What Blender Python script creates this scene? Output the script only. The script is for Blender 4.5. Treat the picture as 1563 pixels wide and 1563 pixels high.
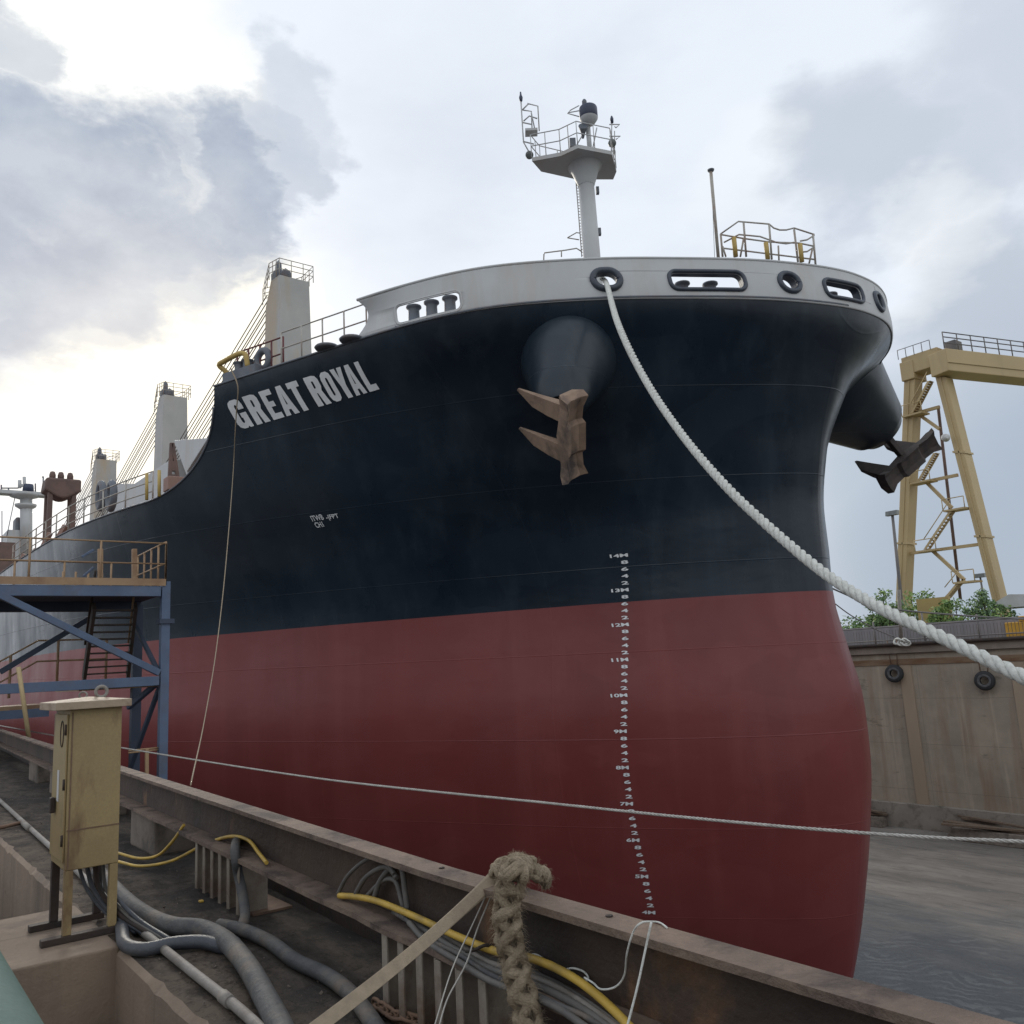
import bpy, bmesh, math, random
import numpy as np
from mathutils import Vector, Matrix
random.seed(7); np.random.seed(7)
R = math.radians
for o in list(bpy.data.objects): bpy.data.objects.remove(o)
scene = bpy.context.scene
COL = scene.collection
# ------------------------------------------------------------------ camera
FOC, CC, EZ = 1300.0, 781.5, 11.1            # focal length in photo pixels, photo centre, eye height over the keel
def _ray(px, py): return np.array([px-CC, -(py-CC), FOC])
_r1 = _ray(-229, 1069); _r2 = _ray(CC, 1069-.055*(CC+229))   # the dock's vanishing point, and the horizon's slope
_U = np.cross(_r2, _r1); _U /= np.linalg.norm(_U); _U *= np.sign(_U[1])
_X = -_r1/np.linalg.norm(_r1)
_c = lambda v: np.array([v[0], v[1], -v[2]])
_Xc, _Uc = _c(_X), _c(_U); _Yc = np.cross(_Uc, _Xc)
CM = np.array([_Xc, _Yc, _Uc]); EYE = np.array([0, 0, EZ])
def wray(px, py):
    v = CM @ _c(_ray(px, py)); return v/np.linalg.norm(v)
def proj(p):
    v = CM.T @ (np.array(p, float)-EYE); return np.array([CC+FOC*v[0]/-v[2], CC-FOC*v[1]/-v[2]])
def az(px, py, z): d = wray(px, py); return EYE+d*(z-EZ)/d[2]
def ay(px, py, y): d = wray(px, py); return EYE+d*y/d[1]
def ax(px, py, x): d = wray(px, py); return EYE+d*x/d[0]
def ad(px, py, dep):
    v = CM @ _c(_ray(px, py)/FOC*dep); return EYE+v
cam = bpy.data.cameras.new('camera'); camo = bpy.data.objects.new('camera', cam); COL.objects.link(camo)
cam.sensor_width = 36; cam.lens = 36*FOC/1563; cam.clip_start = .05; cam.clip_end = 6000
m4 = Matrix([[*CM[i], EYE[i]] for i in range(3)]+[[0, 0, 0, 1]]); camo.matrix_world = m4
scene.camera = camo
# ------------------------------------------------------------------ light and sky
scene.view_settings.view_transform = 'Standard'; scene.view_settings.look = 'None'
scene.view_settings.exposure = 0.44; scene.view_settings.gamma = 1; scene.view_settings.use_curve_mapping = False
sd = wray(190, 540)                                             # the sun behind the bright cloud
SUN_EL = math.asin(sd[2]); SUN_AZ = math.atan2(sd[0], sd[1])
sun = bpy.data.lights.new('sun', 'SUN'); sun.energy = 1.1; sun.angle = R(14); sun.color = (1, .93, .82)
suno = bpy.data.objects.new('sun', sun); COL.objects.link(suno); suno.location = (-60, 20, 90)
suno.rotation_euler = (-Vector(sd)).to_track_quat('-Z', 'Y').to_euler()
world = bpy.data.worlds.new('World'); scene.world = world; world.use_nodes = True
class NT:
    def __init__(s, t): s.t = t; s.n = t.nodes; s.l = t.links
    def add(s, ty, **k):
        n = s.n.new(ty)
        for a, b in k.items():
            if a in n.bl_rna.properties.keys(): setattr(n, a, b)
        return n
    def set(s, n, i, v):
        if hasattr(v, 'is_output') and v.is_output: s.l.new(v, n.inputs[i])
        elif v is not None: n.inputs[i].default_value = v
    def math(s, op, a, b=None, c=None, clamp=False):
        n = s.n.new('ShaderNodeMath'); n.operation = op; n.use_clamp = clamp
        s.set(n, 0, a); s.set(n, 1, b); s.set(n, 2, c); return n.outputs[0]
    def vmath(s, op, a, b=None, out=0):
        n = s.n.new('ShaderNodeVectorMath'); n.operation = op; s.set(n, 0, a); s.set(n, 1, b); return n.outputs[out]
    def rng(s, v, a, b, c=0., d=1., smooth=False):
        n = s.n.new('ShaderNodeMapRange'); n.interpolation_type = 'SMOOTHSTEP' if smooth else 'LINEAR'
        s.set(n, 0, v); s.set(n, 1, a); s.set(n, 2, b); s.set(n, 3, c); s.set(n, 4, d); return n.outputs[0]
    def mix(s, f, a, b, mode='MIX'):
        n = s.n.new('ShaderNodeMix'); n.data_type = 'RGBA'; n.blend_type = mode; n.clamp_factor = True
        s.set(n, 0, f); s.set(n, 6, a if hasattr(a, 'is_output') else (*a, 1)); s.set(n, 7, b if hasattr(b, 'is_output') else (*b, 1)); return n.outputs[2]
    def noise(s, vec, scale, detail=6, rough=.55, dist=0., out=0):
        n = s.n.new('ShaderNodeTexNoise'); s.set(n, 'Vector', vec); s.set(n, 'Scale', scale); s.set(n, 'Detail', detail)
        s.set(n, 'Roughness', rough); s.set(n, 'Distortion', dist); return n.outputs[out]
    def scale(s, vec, sc):
        n = s.n.new('ShaderNodeMapping'); s.set(n, 0, vec); n.inputs['Scale'].default_value = sc; return n.outputs[0]
W = NT(world.node_tree); W.n.clear()
tc = W.add('ShaderNodeTexCoord').outputs['Generated']
sky = W.add('ShaderNodeTexSky'); sky.sky_type = 'NISHITA'; sky.sun_disc = False
sky.sun_elevation = SUN_EL; sky.sun_rotation = SUN_AZ; sky.dust_density = 3.0
n1 = W.noise(W.scale(tc, (1, 1, 2.0)), 3.2, 7, .56, 0, 1)
wob = W.vmath('MULTIPLY', W.vmath('SUBTRACT', n1, (.5, .5, .5)), (.38, .38, .32))
n2 = W.noise(W.scale(tc, (1, 1, 1.6)), 14, 6, .6, 0, 1)
wob = W.vmath('ADD', wob, W.vmath('MULTIPLY', W.vmath('SUBTRACT', n2, (.5, .5, .5)), (.07, .07, .06)))
dv = W.vmath('NORMALIZE', W.vmath('ADD', tc, wob))
def blobs(lst, vec, soft=.35):
    acc = None
    for px, py, r, w in lst:
        d = wray(px, py); a = r/1300
        dot = W.vmath('DOT_PRODUCT', vec, tuple(d), out=1)
        v = W.rng(dot, math.cos(a), math.cos(a*soft), 0, w, True)
        acc = v if acc is None else W.math('MAXIMUM', acc, v)
    return acc
dark = blobs([(30, 350, 165, 1), (190, 340, 155, 1), (320, 300, 125, .95), (70, 430, 150, .95), (230, 400, 120, .85), (20, 530, 90, .7),
              (470, 150, 90, .45), (420, 240, 80, .6), (0, 90, 70, .6), (60, 560, 60, .6), (-200, 350, 260, 1)], dv, .6)
dark2 = blobs([(1270, 270, 150, .7), (1420, 240, 150, .6), (1530, 480, 170, .8), (1600, 60, 220, .6), (1340, 330, 90, .5),
               (700, 120, 200, .12), (640, 330, 180, .1), (120, 690, 90, .3), (20, 640, 80, .5), (1480, 160, 110, .5)], dv, .25)
blue = blobs([(1500, 860, 330, 1), (1400, 740, 240, .8), (1700, 800, 400, 1)], tc, .2)
glow = blobs([(200, 560, 300, 1)], dv, .15)
glow2 = blobs([(120, 60, 240, 1), (330, 600, 200, .9), (320, 150, 110, .8), (1420, 390, 110, .35), (1100, 330, 120, .25)], dv, .25)
z = W.n.new('ShaderNodeSeparateXYZ'); W.set(z, 0, tc)
sunward = W.vmath('DOT_PRODUCT', tc, tuple(sd), out=1)
base = W.mix(W.rng(sunward, -.55, .35, 0, 1, True), (.76, .80, .84), (.635, .68, .745))
big = W.noise(W.scale(tc, (1, 1, 2.5)), 2.3, 6, .55)
base = W.mix(W.rng(big, .45, .7, 0, .35, True), base, (.42, .47, .56))
c = W.mix(W.math('MULTIPLY', blue, .85), base, (.27, .325, .40))
c = W.mix(dark2, c, (.37, .415, .485))
c = W.mix(glow2, c, (.78, .79, .775))
c = W.mix(glow, c, (.82, .80, .70))
holes = W.rng(W.noise(W.vmath('ADD', dv, (3.1, .4, 1.2)), 5.5, 5, .6), .60, .80, 1, .55, True)
c = W.mix(W.math('MULTIPLY', W.math('MULTIPLY', dark, .95), holes), c, W.mix(W.rng(W.noise(W.scale(tc, (1, 1, 1.6)), 6, 8, .62), .38, .62, 0, 1), (.215, .275, .375), (.345, .40, .48)))
c = W.mix(W.rng(z.outputs[2], -.02, -.1, 0, 1), c, (.06, .06, .055))
bg = W.add('ShaderNodeBackground'); W.set(bg, 0, c); bg.inputs[1].default_value = .95
bs = W.add('ShaderNodeBackground'); W.set(bs, 0, sky.outputs[0]); bs.inputs[1].default_value = .004
sh = W.add('ShaderNodeAddShader'); W.l.new(bg.outputs[0], sh.inputs[0]); W.l.new(bs.outputs[0], sh.inputs[1])
wo = W.add('ShaderNodeOutputWorld'); W.l.new(sh.outputs[0], wo.inputs[0])
# ------------------------------------------------------------------ materials
def mat(name, c1, c2=None, scale=3., rough=.6, metal=0., bump=.0, stretch=(1, 1, 1), stain=None, samt=.5, sscale=1.2, sstretch=(1, 1, 1),
        spec=.5, lo=.35, hi=.65, fine=None, slo=.5, shi=.68, bscale=None, rvar=.0):
    m = bpy.data.materials.new(name); m.use_nodes = True; T = NT(m.node_tree)
    p = T.n['Principled BSDF']; co = T.add('ShaderNodeTexCoord').outputs['Object']
    c2 = c2 or tuple(x*.75 for x in c1)
    v = T.noise(T.scale(co, stretch), scale, 8, .6)
    col = T.mix(T.rng(v, lo, hi), c1, c2)
    if stain:
        s = T.noise(T.scale(co, sstretch), sscale, 9, .62, .3)
        col = T.mix(T.math('MULTIPLY', T.rng(s, slo, shi), samt), col, stain)
    if fine:
        col = T.mix(T.rng(T.noise(co, fine, 4, .7), .35, .65, 0, .35), col, tuple(x*.55 for x in c1))
    T.set(p, 'Base Color', col); p.inputs['Metallic'].default_value = metal
    T.set(p, 'Roughness', T.rng(v, .3, .7, max(.05, rough-rvar), min(1, rough+rvar)) if rvar else rough)
    p.inputs['Specular IOR Level'].default_value = spec
    if bump:
        b = T.add('ShaderNodeBump'); b.inputs['Strength'].default_value = bump; b.inputs['Distance'].default_value = .02
        T.set(b, 'Height', T.noise(co, bscale or scale*6, 6, .65)); T.set(p, 'Normal', b.outputs[0])
    return m
def concrete(name, c1, c2, streak, panel=(4.5, 2.6), amt=.8, vscale=1., joint=.5):
    """weathered board-marked concrete: blotches, runs of dirt and rust, pour joints"""
    m = bpy.data.materials.new(name); m.use_nodes = True; T = NT(m.node_tree); p = T.n['Principled BSDF']
    co = T.add('ShaderNodeTexCoord').outputs['Object']
    col = T.mix(T.rng(T.noise(co, .5*vscale, 8, .62), .35, .68), c1, c2)
    st = T.noise(T.scale(co, (1.0*vscale, 1.0*vscale, .10*vscale)), 1.3, 8, .6, .2)
    col = T.mix(T.rng(st, .5, .72, 0, amt), col, streak)
    st2 = T.noise(T.scale(co, (1.7*vscale, 1.7*vscale, .07*vscale)), 1.1, 8, .6, .2)
    col = T.mix(T.rng(st2, .56, .7, 0, .5), col, tuple(min(1, x*1.35) for x in c1))
    bk = T.noise(T.scale(co, (.6*vscale, .6*vscale, 1.6*vscale)), 1.0, 9, .7)
    col = T.mix(T.rng(bk, .60, .72, 0, .8), col, tuple(x*.28 for x in c1))
    sp = T.n.new('ShaderNodeSeparateXYZ'); T.set(sp, 0, T.vmath('ADD', co, T.vmath('MULTIPLY', T.noise(co, .7, 3, .5, 0, 1), (.12, .12, .12))))
    def jt(o, per):
        f = T.math('FRACT', T.math('DIVIDE', o, per)); return T.rng(T.math('ABSOLUTE', T.math('SUBTRACT', f, .5)), .5-.028/per, .5, 0, joint)
    col = T.mix(T.math('MAXIMUM', jt(sp.outputs[2], panel[1]), jt(sp.outputs[0], panel[0])), col, tuple(x*.35 for x in c1))
    T.set(p, 'Base Color', col); p.inputs['Roughness'].default_value = .88
    b = T.add('ShaderNodeBump'); b.inputs['Strength'].default_value = .6; b.inputs['Distance'].default_value = .02
    T.set(b, 'Height', T.noise(co, 9*vscale, 8, .7)); T.set(p, 'Normal', b.outputs[0])
    return m
def hullpaint(name, c1, c2, worn, rough, streak=.25):  # worn: paler wear colour, also used for the painted haze and glare aft
    m = bpy.data.materials.new(name); m.use_nodes = True; T = NT(m.node_tree); p = T.n['Principled BSDF']
    co = T.add('ShaderNodeTexCoord').outputs['Object']
    col = T.mix(T.rng(T.noise(co, .25, 6, .6), .35, .65), c1, c2)
    sp = T.n.new('ShaderNodeSeparateXYZ'); T.set(sp, 0, co)
    # roller strips and water runs
    st = T.noise(T.scale(co, (1.1, 1.1, .09)), 1.1, 7, .6)
    col = T.mix(T.rng(st, .5, .75, 0, streak), col, worn)
    blk = T.noise(T.scale(co, (.25, .25, .5)), 1.6, 3, .4)
    col = T.mix(T.rng(blk, .515, .53, 0, .16), col, worn)
    # haze and backlight glare painted in, paling the long side towards the stern
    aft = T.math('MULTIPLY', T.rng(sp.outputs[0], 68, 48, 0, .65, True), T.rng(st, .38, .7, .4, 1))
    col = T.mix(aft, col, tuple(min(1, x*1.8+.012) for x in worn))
    col = T.mix(T.math('MULTIPLY', T.rng(sp.outputs[0], 86, 62, 0, .75, True), T.rng(st, .3, .7, .6, 1)), col, worn)  # more of the same painted haze, starting nearer the bow
    # weld seams every plate strake
    zz = T.math('ADD', sp.outputs[2], T.math('MULTIPLY', sp.outputs[0], .012))
    f = T.math('FRACT', T.math('DIVIDE', zz, 2.45)); seam = T.rng(T.math('ABSOLUTE', T.math('SUBTRACT', f, .5)), .492, .5, 0, 1)
    fx = T.math('FRACT', T.math('DIVIDE', sp.outputs[0], 7.3)); seamx = T.rng(T.math('ABSOLUTE', T.math('SUBTRACT', fx, .5)), .4965, .5, 0, .6)
    sm = T.math('MAXIMUM', seam, seamx)
    col = T.mix(T.math('MULTIPLY', sm, .26), col, worn)
    T.set(p, 'Base Color', col)
    T.set(p, 'Roughness', T.rng(T.noise(T.scale(co, (1, 1, .4)), .8, 6, .6), .3, .7, rough-.07, rough+.1))
    p.inputs['Specular IOR Level'].default_value = .36
    b = T.add('ShaderNodeBump'); b.inputs['Strength'].default_value = .7; b.inputs['Distance'].default_value = .03
    h = T.math('ADD', T.math('MULTIPLY', T.noise(T.scale(co, (.35, .35, .7)), 1.2, 3, .5), 1.2), T.math('MULTIPLY', sm, .22))
    h = T.math('ADD', h, T.math('MULTIPLY', T.noise(co, 5, 4, .5), .06))
    fr = T.math('ABSOLUTE', T.math('SINE', T.math('MULTIPLY', sp.outputs[0], math.pi/.82)))   # plating drawn in between the frames
    h = T.math('ADD', h, T.math('MULTIPLY', T.math('MULTIPLY', fr, T.noise(co, .5, 3, .5)), .22))
    T.set(b, 'Height', h); T.set(p, 'Normal', b.outputs[0])
    return m
M = {}
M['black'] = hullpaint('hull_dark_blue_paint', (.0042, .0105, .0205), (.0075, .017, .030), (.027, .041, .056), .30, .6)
M['red'] = hullpaint('hull_antifouling_red', (.175, .035, .034), (.145, .029, .028), (.215, .055, .053), .42, .5)
M['bolster'] = hullpaint('bolster_scuff_sheen_paint', (.011, .019, .029), (.017, .027, .038), (.040, .052, .062), .34, .7)  # lighter than the hull: sky reflection put into the colour, with anchor scuffs
M['white'] = mat('white_ship_paint', (.46, .47, .475), (.42, .425, .425), .6, .5, stain=(.36, .27, .18), samt=.3, sstretch=(1, 1, .15), sscale=1.2)
M['post'] = mat('crane_post_white', (.40, .39, .37), (.34, .335, .32), .5, .55, stain=(.42, .30, .16), samt=.6, sstretch=(.5, .5, .12), sscale=.6, slo=.5, shi=.62)
M['mark'] = mat('marking_white_paint', (.74, .75, .76), (.64, .65, .66), 2, .55)
M['chock'] = mat('chock_dark_paint', (.035, .045, .065), (.05, .06, .08), 4, .42, bump=.2)
M['greydeck'] = mat('deck_fitting_grey', (.10, .115, .14), (.13, .14, .16), 3, .55, bump=.2, stain=(.2, .1, .05), samt=.4)
M['ropew'] = mat('mooring_rope_white', (.66, .66, .62), (.48, .48, .44), 18, .85, bump=.5)
M['ropet'] = mat('thin_rope_white', (.50, .48, .44), (.36, .34, .31), 14, .85)
M['ropeold'] = mat('old_manila_rope', (.46, .365, .255), (.26, .20, .13), 26, .95, bump=.9, fine=110, bscale=160)
M['strap'] = mat('webbing_strap', (.34, .27, .19), (.27, .21, .15), 22, .9, bump=.4)
M['rust'] = mat('rusty_steel', (.21, .13, .085), (.13, .075, .05), 4, .85, bump=.5, stain=(.045, .03, .025), samt=.8, sscale=2.5)
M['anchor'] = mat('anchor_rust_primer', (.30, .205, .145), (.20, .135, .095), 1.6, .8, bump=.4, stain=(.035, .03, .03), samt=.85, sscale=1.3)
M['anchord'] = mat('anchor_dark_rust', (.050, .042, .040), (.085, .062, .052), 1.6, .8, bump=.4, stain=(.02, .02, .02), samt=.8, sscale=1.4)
M['beam'] = mat('girder_brown_steel', (.080, .050, .034), (.026, .018, .015), 1.3, .7, bump=.8, stain=(.25, .125, .055), samt=.9, sscale=1.7, sstretch=(1, 1, .5), fine=40, slo=.60, shi=.72)
M['beamtop'] = mat('girder_flange_worn', (.22, .155, .115), (.115, .08, .062), 3.0, .8, bump=.9, stain=(.045, .03, .026), samt=.9, sscale=3.2, fine=50, slo=.5, shi=.62)
M['plate'] = mat('support_plate_steel', (.30, .26, .21), (.19, .15, .12), 3, .8, bump=.4, stain=(.11, .055, .03), samt=.9, sscale=4, fine=40)
M['hose'] = mat('grey_rubber_hose', (.060, .061, .065), (.105, .103, .102), 5, .72, bump=.5, stain=(.19, .15, .115), samt=.6, sscale=4, spec=.3)
M['hosed'] = mat('dark_rubber_hose', (.035, .04, .05), (.06, .065, .075), 7, .5, bump=.3, stain=(.13, .12, .10), samt=.4)
M['cable'] = mat('grey_cable', (.13, .12, .11), (.09, .085, .08), 10, .7)
M['yellow'] = mat('yellow_hose', (.55, .36, .06), (.42, .27, .05), 8, .55, stain=(.22, .16, .06), samt=.5, sscale=6)
M['pipe'] = mat('grey_steel_pipe', (.24, .22, .20), (.18, .16, .14), 6, .7, bump=.3, stain=(.10, .08, .06), samt=.6, sscale=5)
M['cab'] = mat('cabinet_beige_paint', (.33, .24, .11), (.26, .19, .09), 2.2, .6, stain=(.10, .045, .025), samt=.9, sscale=3.4, sstretch=(1, 1, .40), slo=.52, shi=.66, fine=60)
M['cabtop'] = mat('cabinet_roof_paint', (.36, .28, .20), (.30, .23, .16), 4, .7, bump=.3, stain=(.14, .08, .05), samt=.8, sscale=5, slo=.5)
M['dark'] = mat('black_dirty_steel', (.022, .018, .016), (.05, .03, .022), 4, .75, bump=.4)
M['blue'] = mat('tower_blue_paint', (.070, .105, .175), (.10, .14, .22), 1.2, .6, stain=(.10, .09, .09), samt=.5, sscale=2)
M['bluedk'] = mat('tower_blue_dark', (.035, .05, .08), (.05, .065, .10), 1.2, .7)  # darker blue, mostly for the rear members and deck underside
M['tan'] = mat('tower_rail_ochre', (.36, .235, .13), (.30, .19, .11), 1.5, .65, stain=(.18, .09, .05), samt=.6)
M['gantry'] = mat('gantry_cream_paint', (.46, .35, .185), (.41, .31, .165), .25, .6, stain=(.33, .24, .13), samt=.6, sscale=.4, sstretch=(1, 1, .2))
M['gdark'] = mat('gantry_rail_steel', (.12, .115, .12), (.17, .15, .14), 1, .7)
M['rail'] = mat('ship_rail_paint', (.42, .40, .36), (.34, .30, .26), 2, .6, stain=(.28, .13, .07), samt=.5, sscale=2)
M['railred'] = mat('ship_rail_dark_red', (.13, .03, .028), (.10, .03, .03), 2, .6)
M['yelpaint'] = mat('yellow_fitting_paint', (.50, .36, .11), (.44, .30, .09), 2, .55, stain=(.25, .14, .05), samt=.4)
M['redbrown'] = mat('deck_gear_redbrown', (.17, .105, .085), (.12, .08, .07), 1, .75, stain=(.06, .04, .04), samt=.5)
M['pink'] = mat('deck_gear_faded_red', (.33, .20, .165), (.25, .15, .12), 1, .75)
M['rubber'] = mat('tyre_rubber', (.018, .019, .022), (.03, .03, .032), 8, .75, bump=.4)
M['tyrein'] = mat('tyre_dusty_rubber', (.12, .12, .12), (.06, .06, .065), 5, .85)
M['lamp'] = mat('lamp_glass_grey', (.16, .17, .16), (.10, .11, .11), 3, .3)
M['navy'] = mat('lantern_navy', (.03, .04, .08), (.04, .05, .09), 3, .45)
M['wood'] = mat('old_timber', (.19, .14, .10), (.12, .08, .06), 3, .9, bump=.5, stretch=(1, 6, 6))
M['woody'] = mat('pale_pole_wood', (.46, .36, .20), (.38, .28, .15), 5, .8)
M['green'] = mat('green_enamel', (.145, .20, .165), (.125, .18, .15), 2, .5, bump=.15, stain=(.20, .23, .2), samt=.4, fine=60)
M['quay'] = concrete('quay_concrete', (.25, .185, .135), (.175, .13, .096), (.075, .058, .048), (2.6, 9.), .7, 1.6, .35)
M['wall'] = concrete('dock_wall_concrete', (.37, .31, .245), (.27, .23, .185), (.24, .165, .11), (9, 3.1), .75)
M['coping'] = mat('coping_dirty', (.28, .23, .19), (.2, .165, .14), 1, .9, bump=.4)
M['stone'] = mat('concrete_block', (.20, .165, .135), (.14, .115, .095), 3, .9, bump=.6, stain=(.04, .035, .03), samt=.8, sscale=2)
M['fence'] = mat('fence_sheet_grey', (.27, .25, .26), (.21, .20, .21), .5, .8, stretch=(6, 6, .3))
M['earth'] = mat('earth', (.24, .21, .15), (.12, .15, .07), .3, .95, bump=.5)
M['ochrewall'] = mat('ochre_wall', (.42, .31, .12), (.36, .27, .12), .4, .8)
M['orange'] = mat('machine_yellow', (.62, .35, .05), (.55, .30, .05), 1, .5)
M['pale'] = mat('pale_roof', (.5, .5, .5), (.42, .41, .4), 1, .6)
M['bark'] = mat('bark', (.10, .075, .05), (.06, .045, .035), 5, .9)
def leafmat(n, a, b):
    m = mat(n, a, b, 1.5, .6)
    m.node_tree.nodes['Principled BSDF'].inputs['Transmission Weight'].default_value = .0
    return m
M['leaf0'] = leafmat('leaf_mid', (.17, .27, .11), (.10, .18, .07))
M['leaf1'] = leafmat('leaf_light', (.32, .44, .14), (.22, .33, .10))
M['leaf2'] = leafmat('leaf_bluegreen', (.15, .24, .14), (.20, .29, .16))
# ------------------------------------------------------------------ mesh helpers
ORG = {}
def tag(o, label=None, cat=None, group=None, kind=None):
    if label: o['label'] = label
    if cat: o['category'] = cat
    if group: o['group'] = group
    if kind: o['kind'] = kind
    return o
def empty(name, loc, label=None, cat=None, group=None):
    o = bpy.data.objects.new(name, None); COL.objects.link(o); o.location = tuple(loc); o.empty_display_size = .3
    ORG[o.name] = np.array(loc, float); return tag(o, label, cat, group)
def V(*a): return np.array(a, float)
def unit(v): v = np.array(v, float); return v/(np.linalg.norm(v)+1e-12)
class MB:
    def __init__(s): s.v = []; s.f = []; s.sm = []
    def add(s, vs, fs, smooth=False):
        b = len(s.v); s.v += [tuple(map(float, q)) for q in vs]; s.f += [tuple(b+i for i in f) for f in fs]; s.sm += [smooth]*len(fs); return s
    def hexa(s, p):     # 8 corners: 4 bottom loop, 4 top loop
        return s.add(p, [(3, 2, 1, 0), (4, 5, 6, 7), (0, 1, 5, 4), (1, 2, 6, 5), (2, 3, 7, 6), (3, 0, 4, 7)])
    def box(s, a, b):
        x0, y0, z0 = a; x1, y1, z1 = b
        return s.hexa([(x0, y0, z0), (x1, y0, z0), (x1, y1, z0), (x0, y1, z0), (x0, y0, z1), (x1, y0, z1), (x1, y1, z1), (x0, y1, z1)])
    def obox(s, c, ex, ey, ez):   # centre and three half-axis vectors
        c, ex, ey, ez = map(np.array, (c, ex, ey, ez))
        return s.hexa([c-ex-ey-ez, c+ex-ey-ez, c+ex+ey-ez, c-ex+ey-ez, c-ex-ey+ez, c+ex-ey+ez, c+ex+ey+ez, c-ex+ey+ez])
    def bar(s, p, q, w, h=None, up=(0, 0, 1)):
        p, q = np.array(p, float), np.array(q, float); h = h or w; d = unit(q-p)
        a = np.cross(d, up)
        if np.linalg.norm(a) < 1e-3: a = np.cross(d, (1, 0, 0))
        a = unit(a); b = np.cross(a, d)
        return s.obox((p+q)/2, (q-p)/2, a*w/2, b*h/2)
    def frames(s, P, closed=False):
        n = len(P); T = [unit(P[(i+1) % n]-P[i-1]) if closed or 0 < i < n-1 else unit(P[min(i+1, n-1)]-P[max(i-1, 0)]) for i in range(n)]
        a = np.cross(T[0], (0, 0, 1)); a = np.cross(T[0], (1, 0, 0)) if np.linalg.norm(a) < .05 else a; a = unit(a); A = []
        for t in T: a = unit(a-t*np.dot(a, t)); A.append(a)
        return T, A, [np.cross(t, a) for t, a in zip(T, A)]
    def tube(s, pts, r, n=8, closed=False, cap=True, ry=None):
        P = [np.array(p, float) for p in pts]; T, A, B = s.frames(P, closed); m = len(P)
        rs = r if hasattr(r, '__len__') else [r]*m; vs = []
        for i in range(m):
            for k in range(n):
                t = 2*math.pi*k/n; vs.append(P[i]+A[i]*rs[i]*math.cos(t)+B[i]*(ry or rs[i])*math.sin(t))
        fs = []
        for i in range(m if closed else m-1):
            j = (i+1) % m
            for k in range(n): fs.append((i*n+k, i*n+(k+1) % n, j*n+(k+1) % n, j*n+k))
        s.add(vs, fs, True)
        if cap and not closed: b = len(s.v)-len(vs); s.f += [tuple(b+k for k in range(n))[::-1], tuple(b+(m-1)*n+k for k in range(n))]; s.sm += [False]*2
        return s
    def lathe(s, prof, c, axis=(0, 0, 1), n=20, smooth=True):
        ax_ = unit(axis); a = np.cross(ax_, (0, 0, 1)); a = V(1, 0, 0) if np.linalg.norm(a) < .05 else unit(a); b = np.cross(ax_, a); c = np.array(c, float); vs = []
        for r, h in prof:
            for k in range(n):
                t = 2*math.pi*k/n; vs.append(c+ax_*h+(a*math.cos(t)+b*math.sin(t))*r)
        fs = [(i*n+k, i*n+(k+1) % n, (i+1)*n+(k+1) % n, (i+1)*n+k) for i in range(len(prof)-1) for k in range(n)]
        return s.add(vs, fs, smooth)
    def prism(s, loop, off):
        P = [np.array(p, float) for p in loop]; n = len(P); off = np.array(off, float)
        return s.add(P+[p+off for p in P], [tuple(range(n))[::-1], tuple(range(n, 2*n))]+[(i, (i+1) % n, n+(i+1) % n, n+i) for i in range(n)])
    def grid(s, rows, smooth=True, flip=False):
        h = len(rows); w = len(rows[0]); vs = [p for r in rows for p in r]
        fs = [(i*w+j, i*w+j+1, (i+1)*w+j+1, (i+1)*w+j) for i in range(h-1) for j in range(w-1)]
        if flip: fs = [f[::-1] for f in fs]
        return s.add(vs, fs, smooth)
    def build(s, name, mt, parent=None, bevel=0, label=None):
        org = ORG[parent.name] if parent else None
        if org is None:
            org = np.mean(np.array(s.v), axis=0); org[2] = min(q[2] for q in s.v)
        me = bpy.data.meshes.new(name); me.from_pydata([tuple(np.array(q)-org) for q in s.v], [], s.f)
        me.polygons.foreach_set('use_smooth', s.sm); me.materials.append(mt if not isinstance(mt, str) else M[mt])
        bm = bmesh.new(); bm.from_mesh(me); bmesh.ops.recalc_face_normals(bm, faces=bm.faces); bm.to_mesh(me); bm.free()
        o = bpy.data.objects.new(name, me); COL.objects.link(o)
        if parent: o.parent = parent
        else: o.location = tuple(org)
        ORG[o.name] = org
        if bevel:
            b = o.modifiers.new('bevel', 'BEVEL'); b.width = bevel; b.segments = 2; b.limit_method = 'ANGLE'
        if label: o['label'] = label
        return o
def solo(mb, name, mt, label, cat, group=None, bevel=0): return tag(mb.build(name, mt, None, bevel), label, cat, group)
def smooth_path(P, n=8):
    P = [np.array(p, float) for p in P]; Q = [2*P[0]-P[1]]+P+[2*P[-1]-P[-2]]; out = []
    for i in range(1, len(Q)-2):
        a, b, c_, d = Q[i-1:i+3]
        for k in range(n):
            t = k/n; out.append(.5*((2*b)+(-a+c_)*t+(2*a-5*b+4*c_-d)*t*t+(-a+3*b-3*c_+d)*t**3))
    return out+[P[-1]]
def strands(mb, path, R_, r, pitch, k=3, n=7, jit=0):
    """a laid rope: k strands wound round the path"""
    P = smooth_path(path, 1) if False else [np.array(p) for p in path]
    L = np.cumsum([0]+[np.linalg.norm(P[i+1]-P[i]) for i in range(len(P)-1)])
    N = int(L[-1]/(pitch/9))+2; N = min(N, 2600); ss = np.linspace(0, L[-1], N)
    A = np.array(P); C_ = np.stack([np.interp(ss, L, A[:, i]) for i in range(3)], 1)
    T, X_, Y_ = mb.frames([c_ for c_ in C_])
    for j in range(k):
        ph = 2*math.pi*j/k; pts = []
        for i in range(N):
            t = 2*math.pi*ss[i]/pitch+ph; pts.append(C_[i]+X_[i]*R_*math.cos(t)+Y_[i]*R_*math.sin(t)+(np.random.randn(3)*jit if jit else 0))
        mb.tube(pts, r, n)
    return mb
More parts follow.
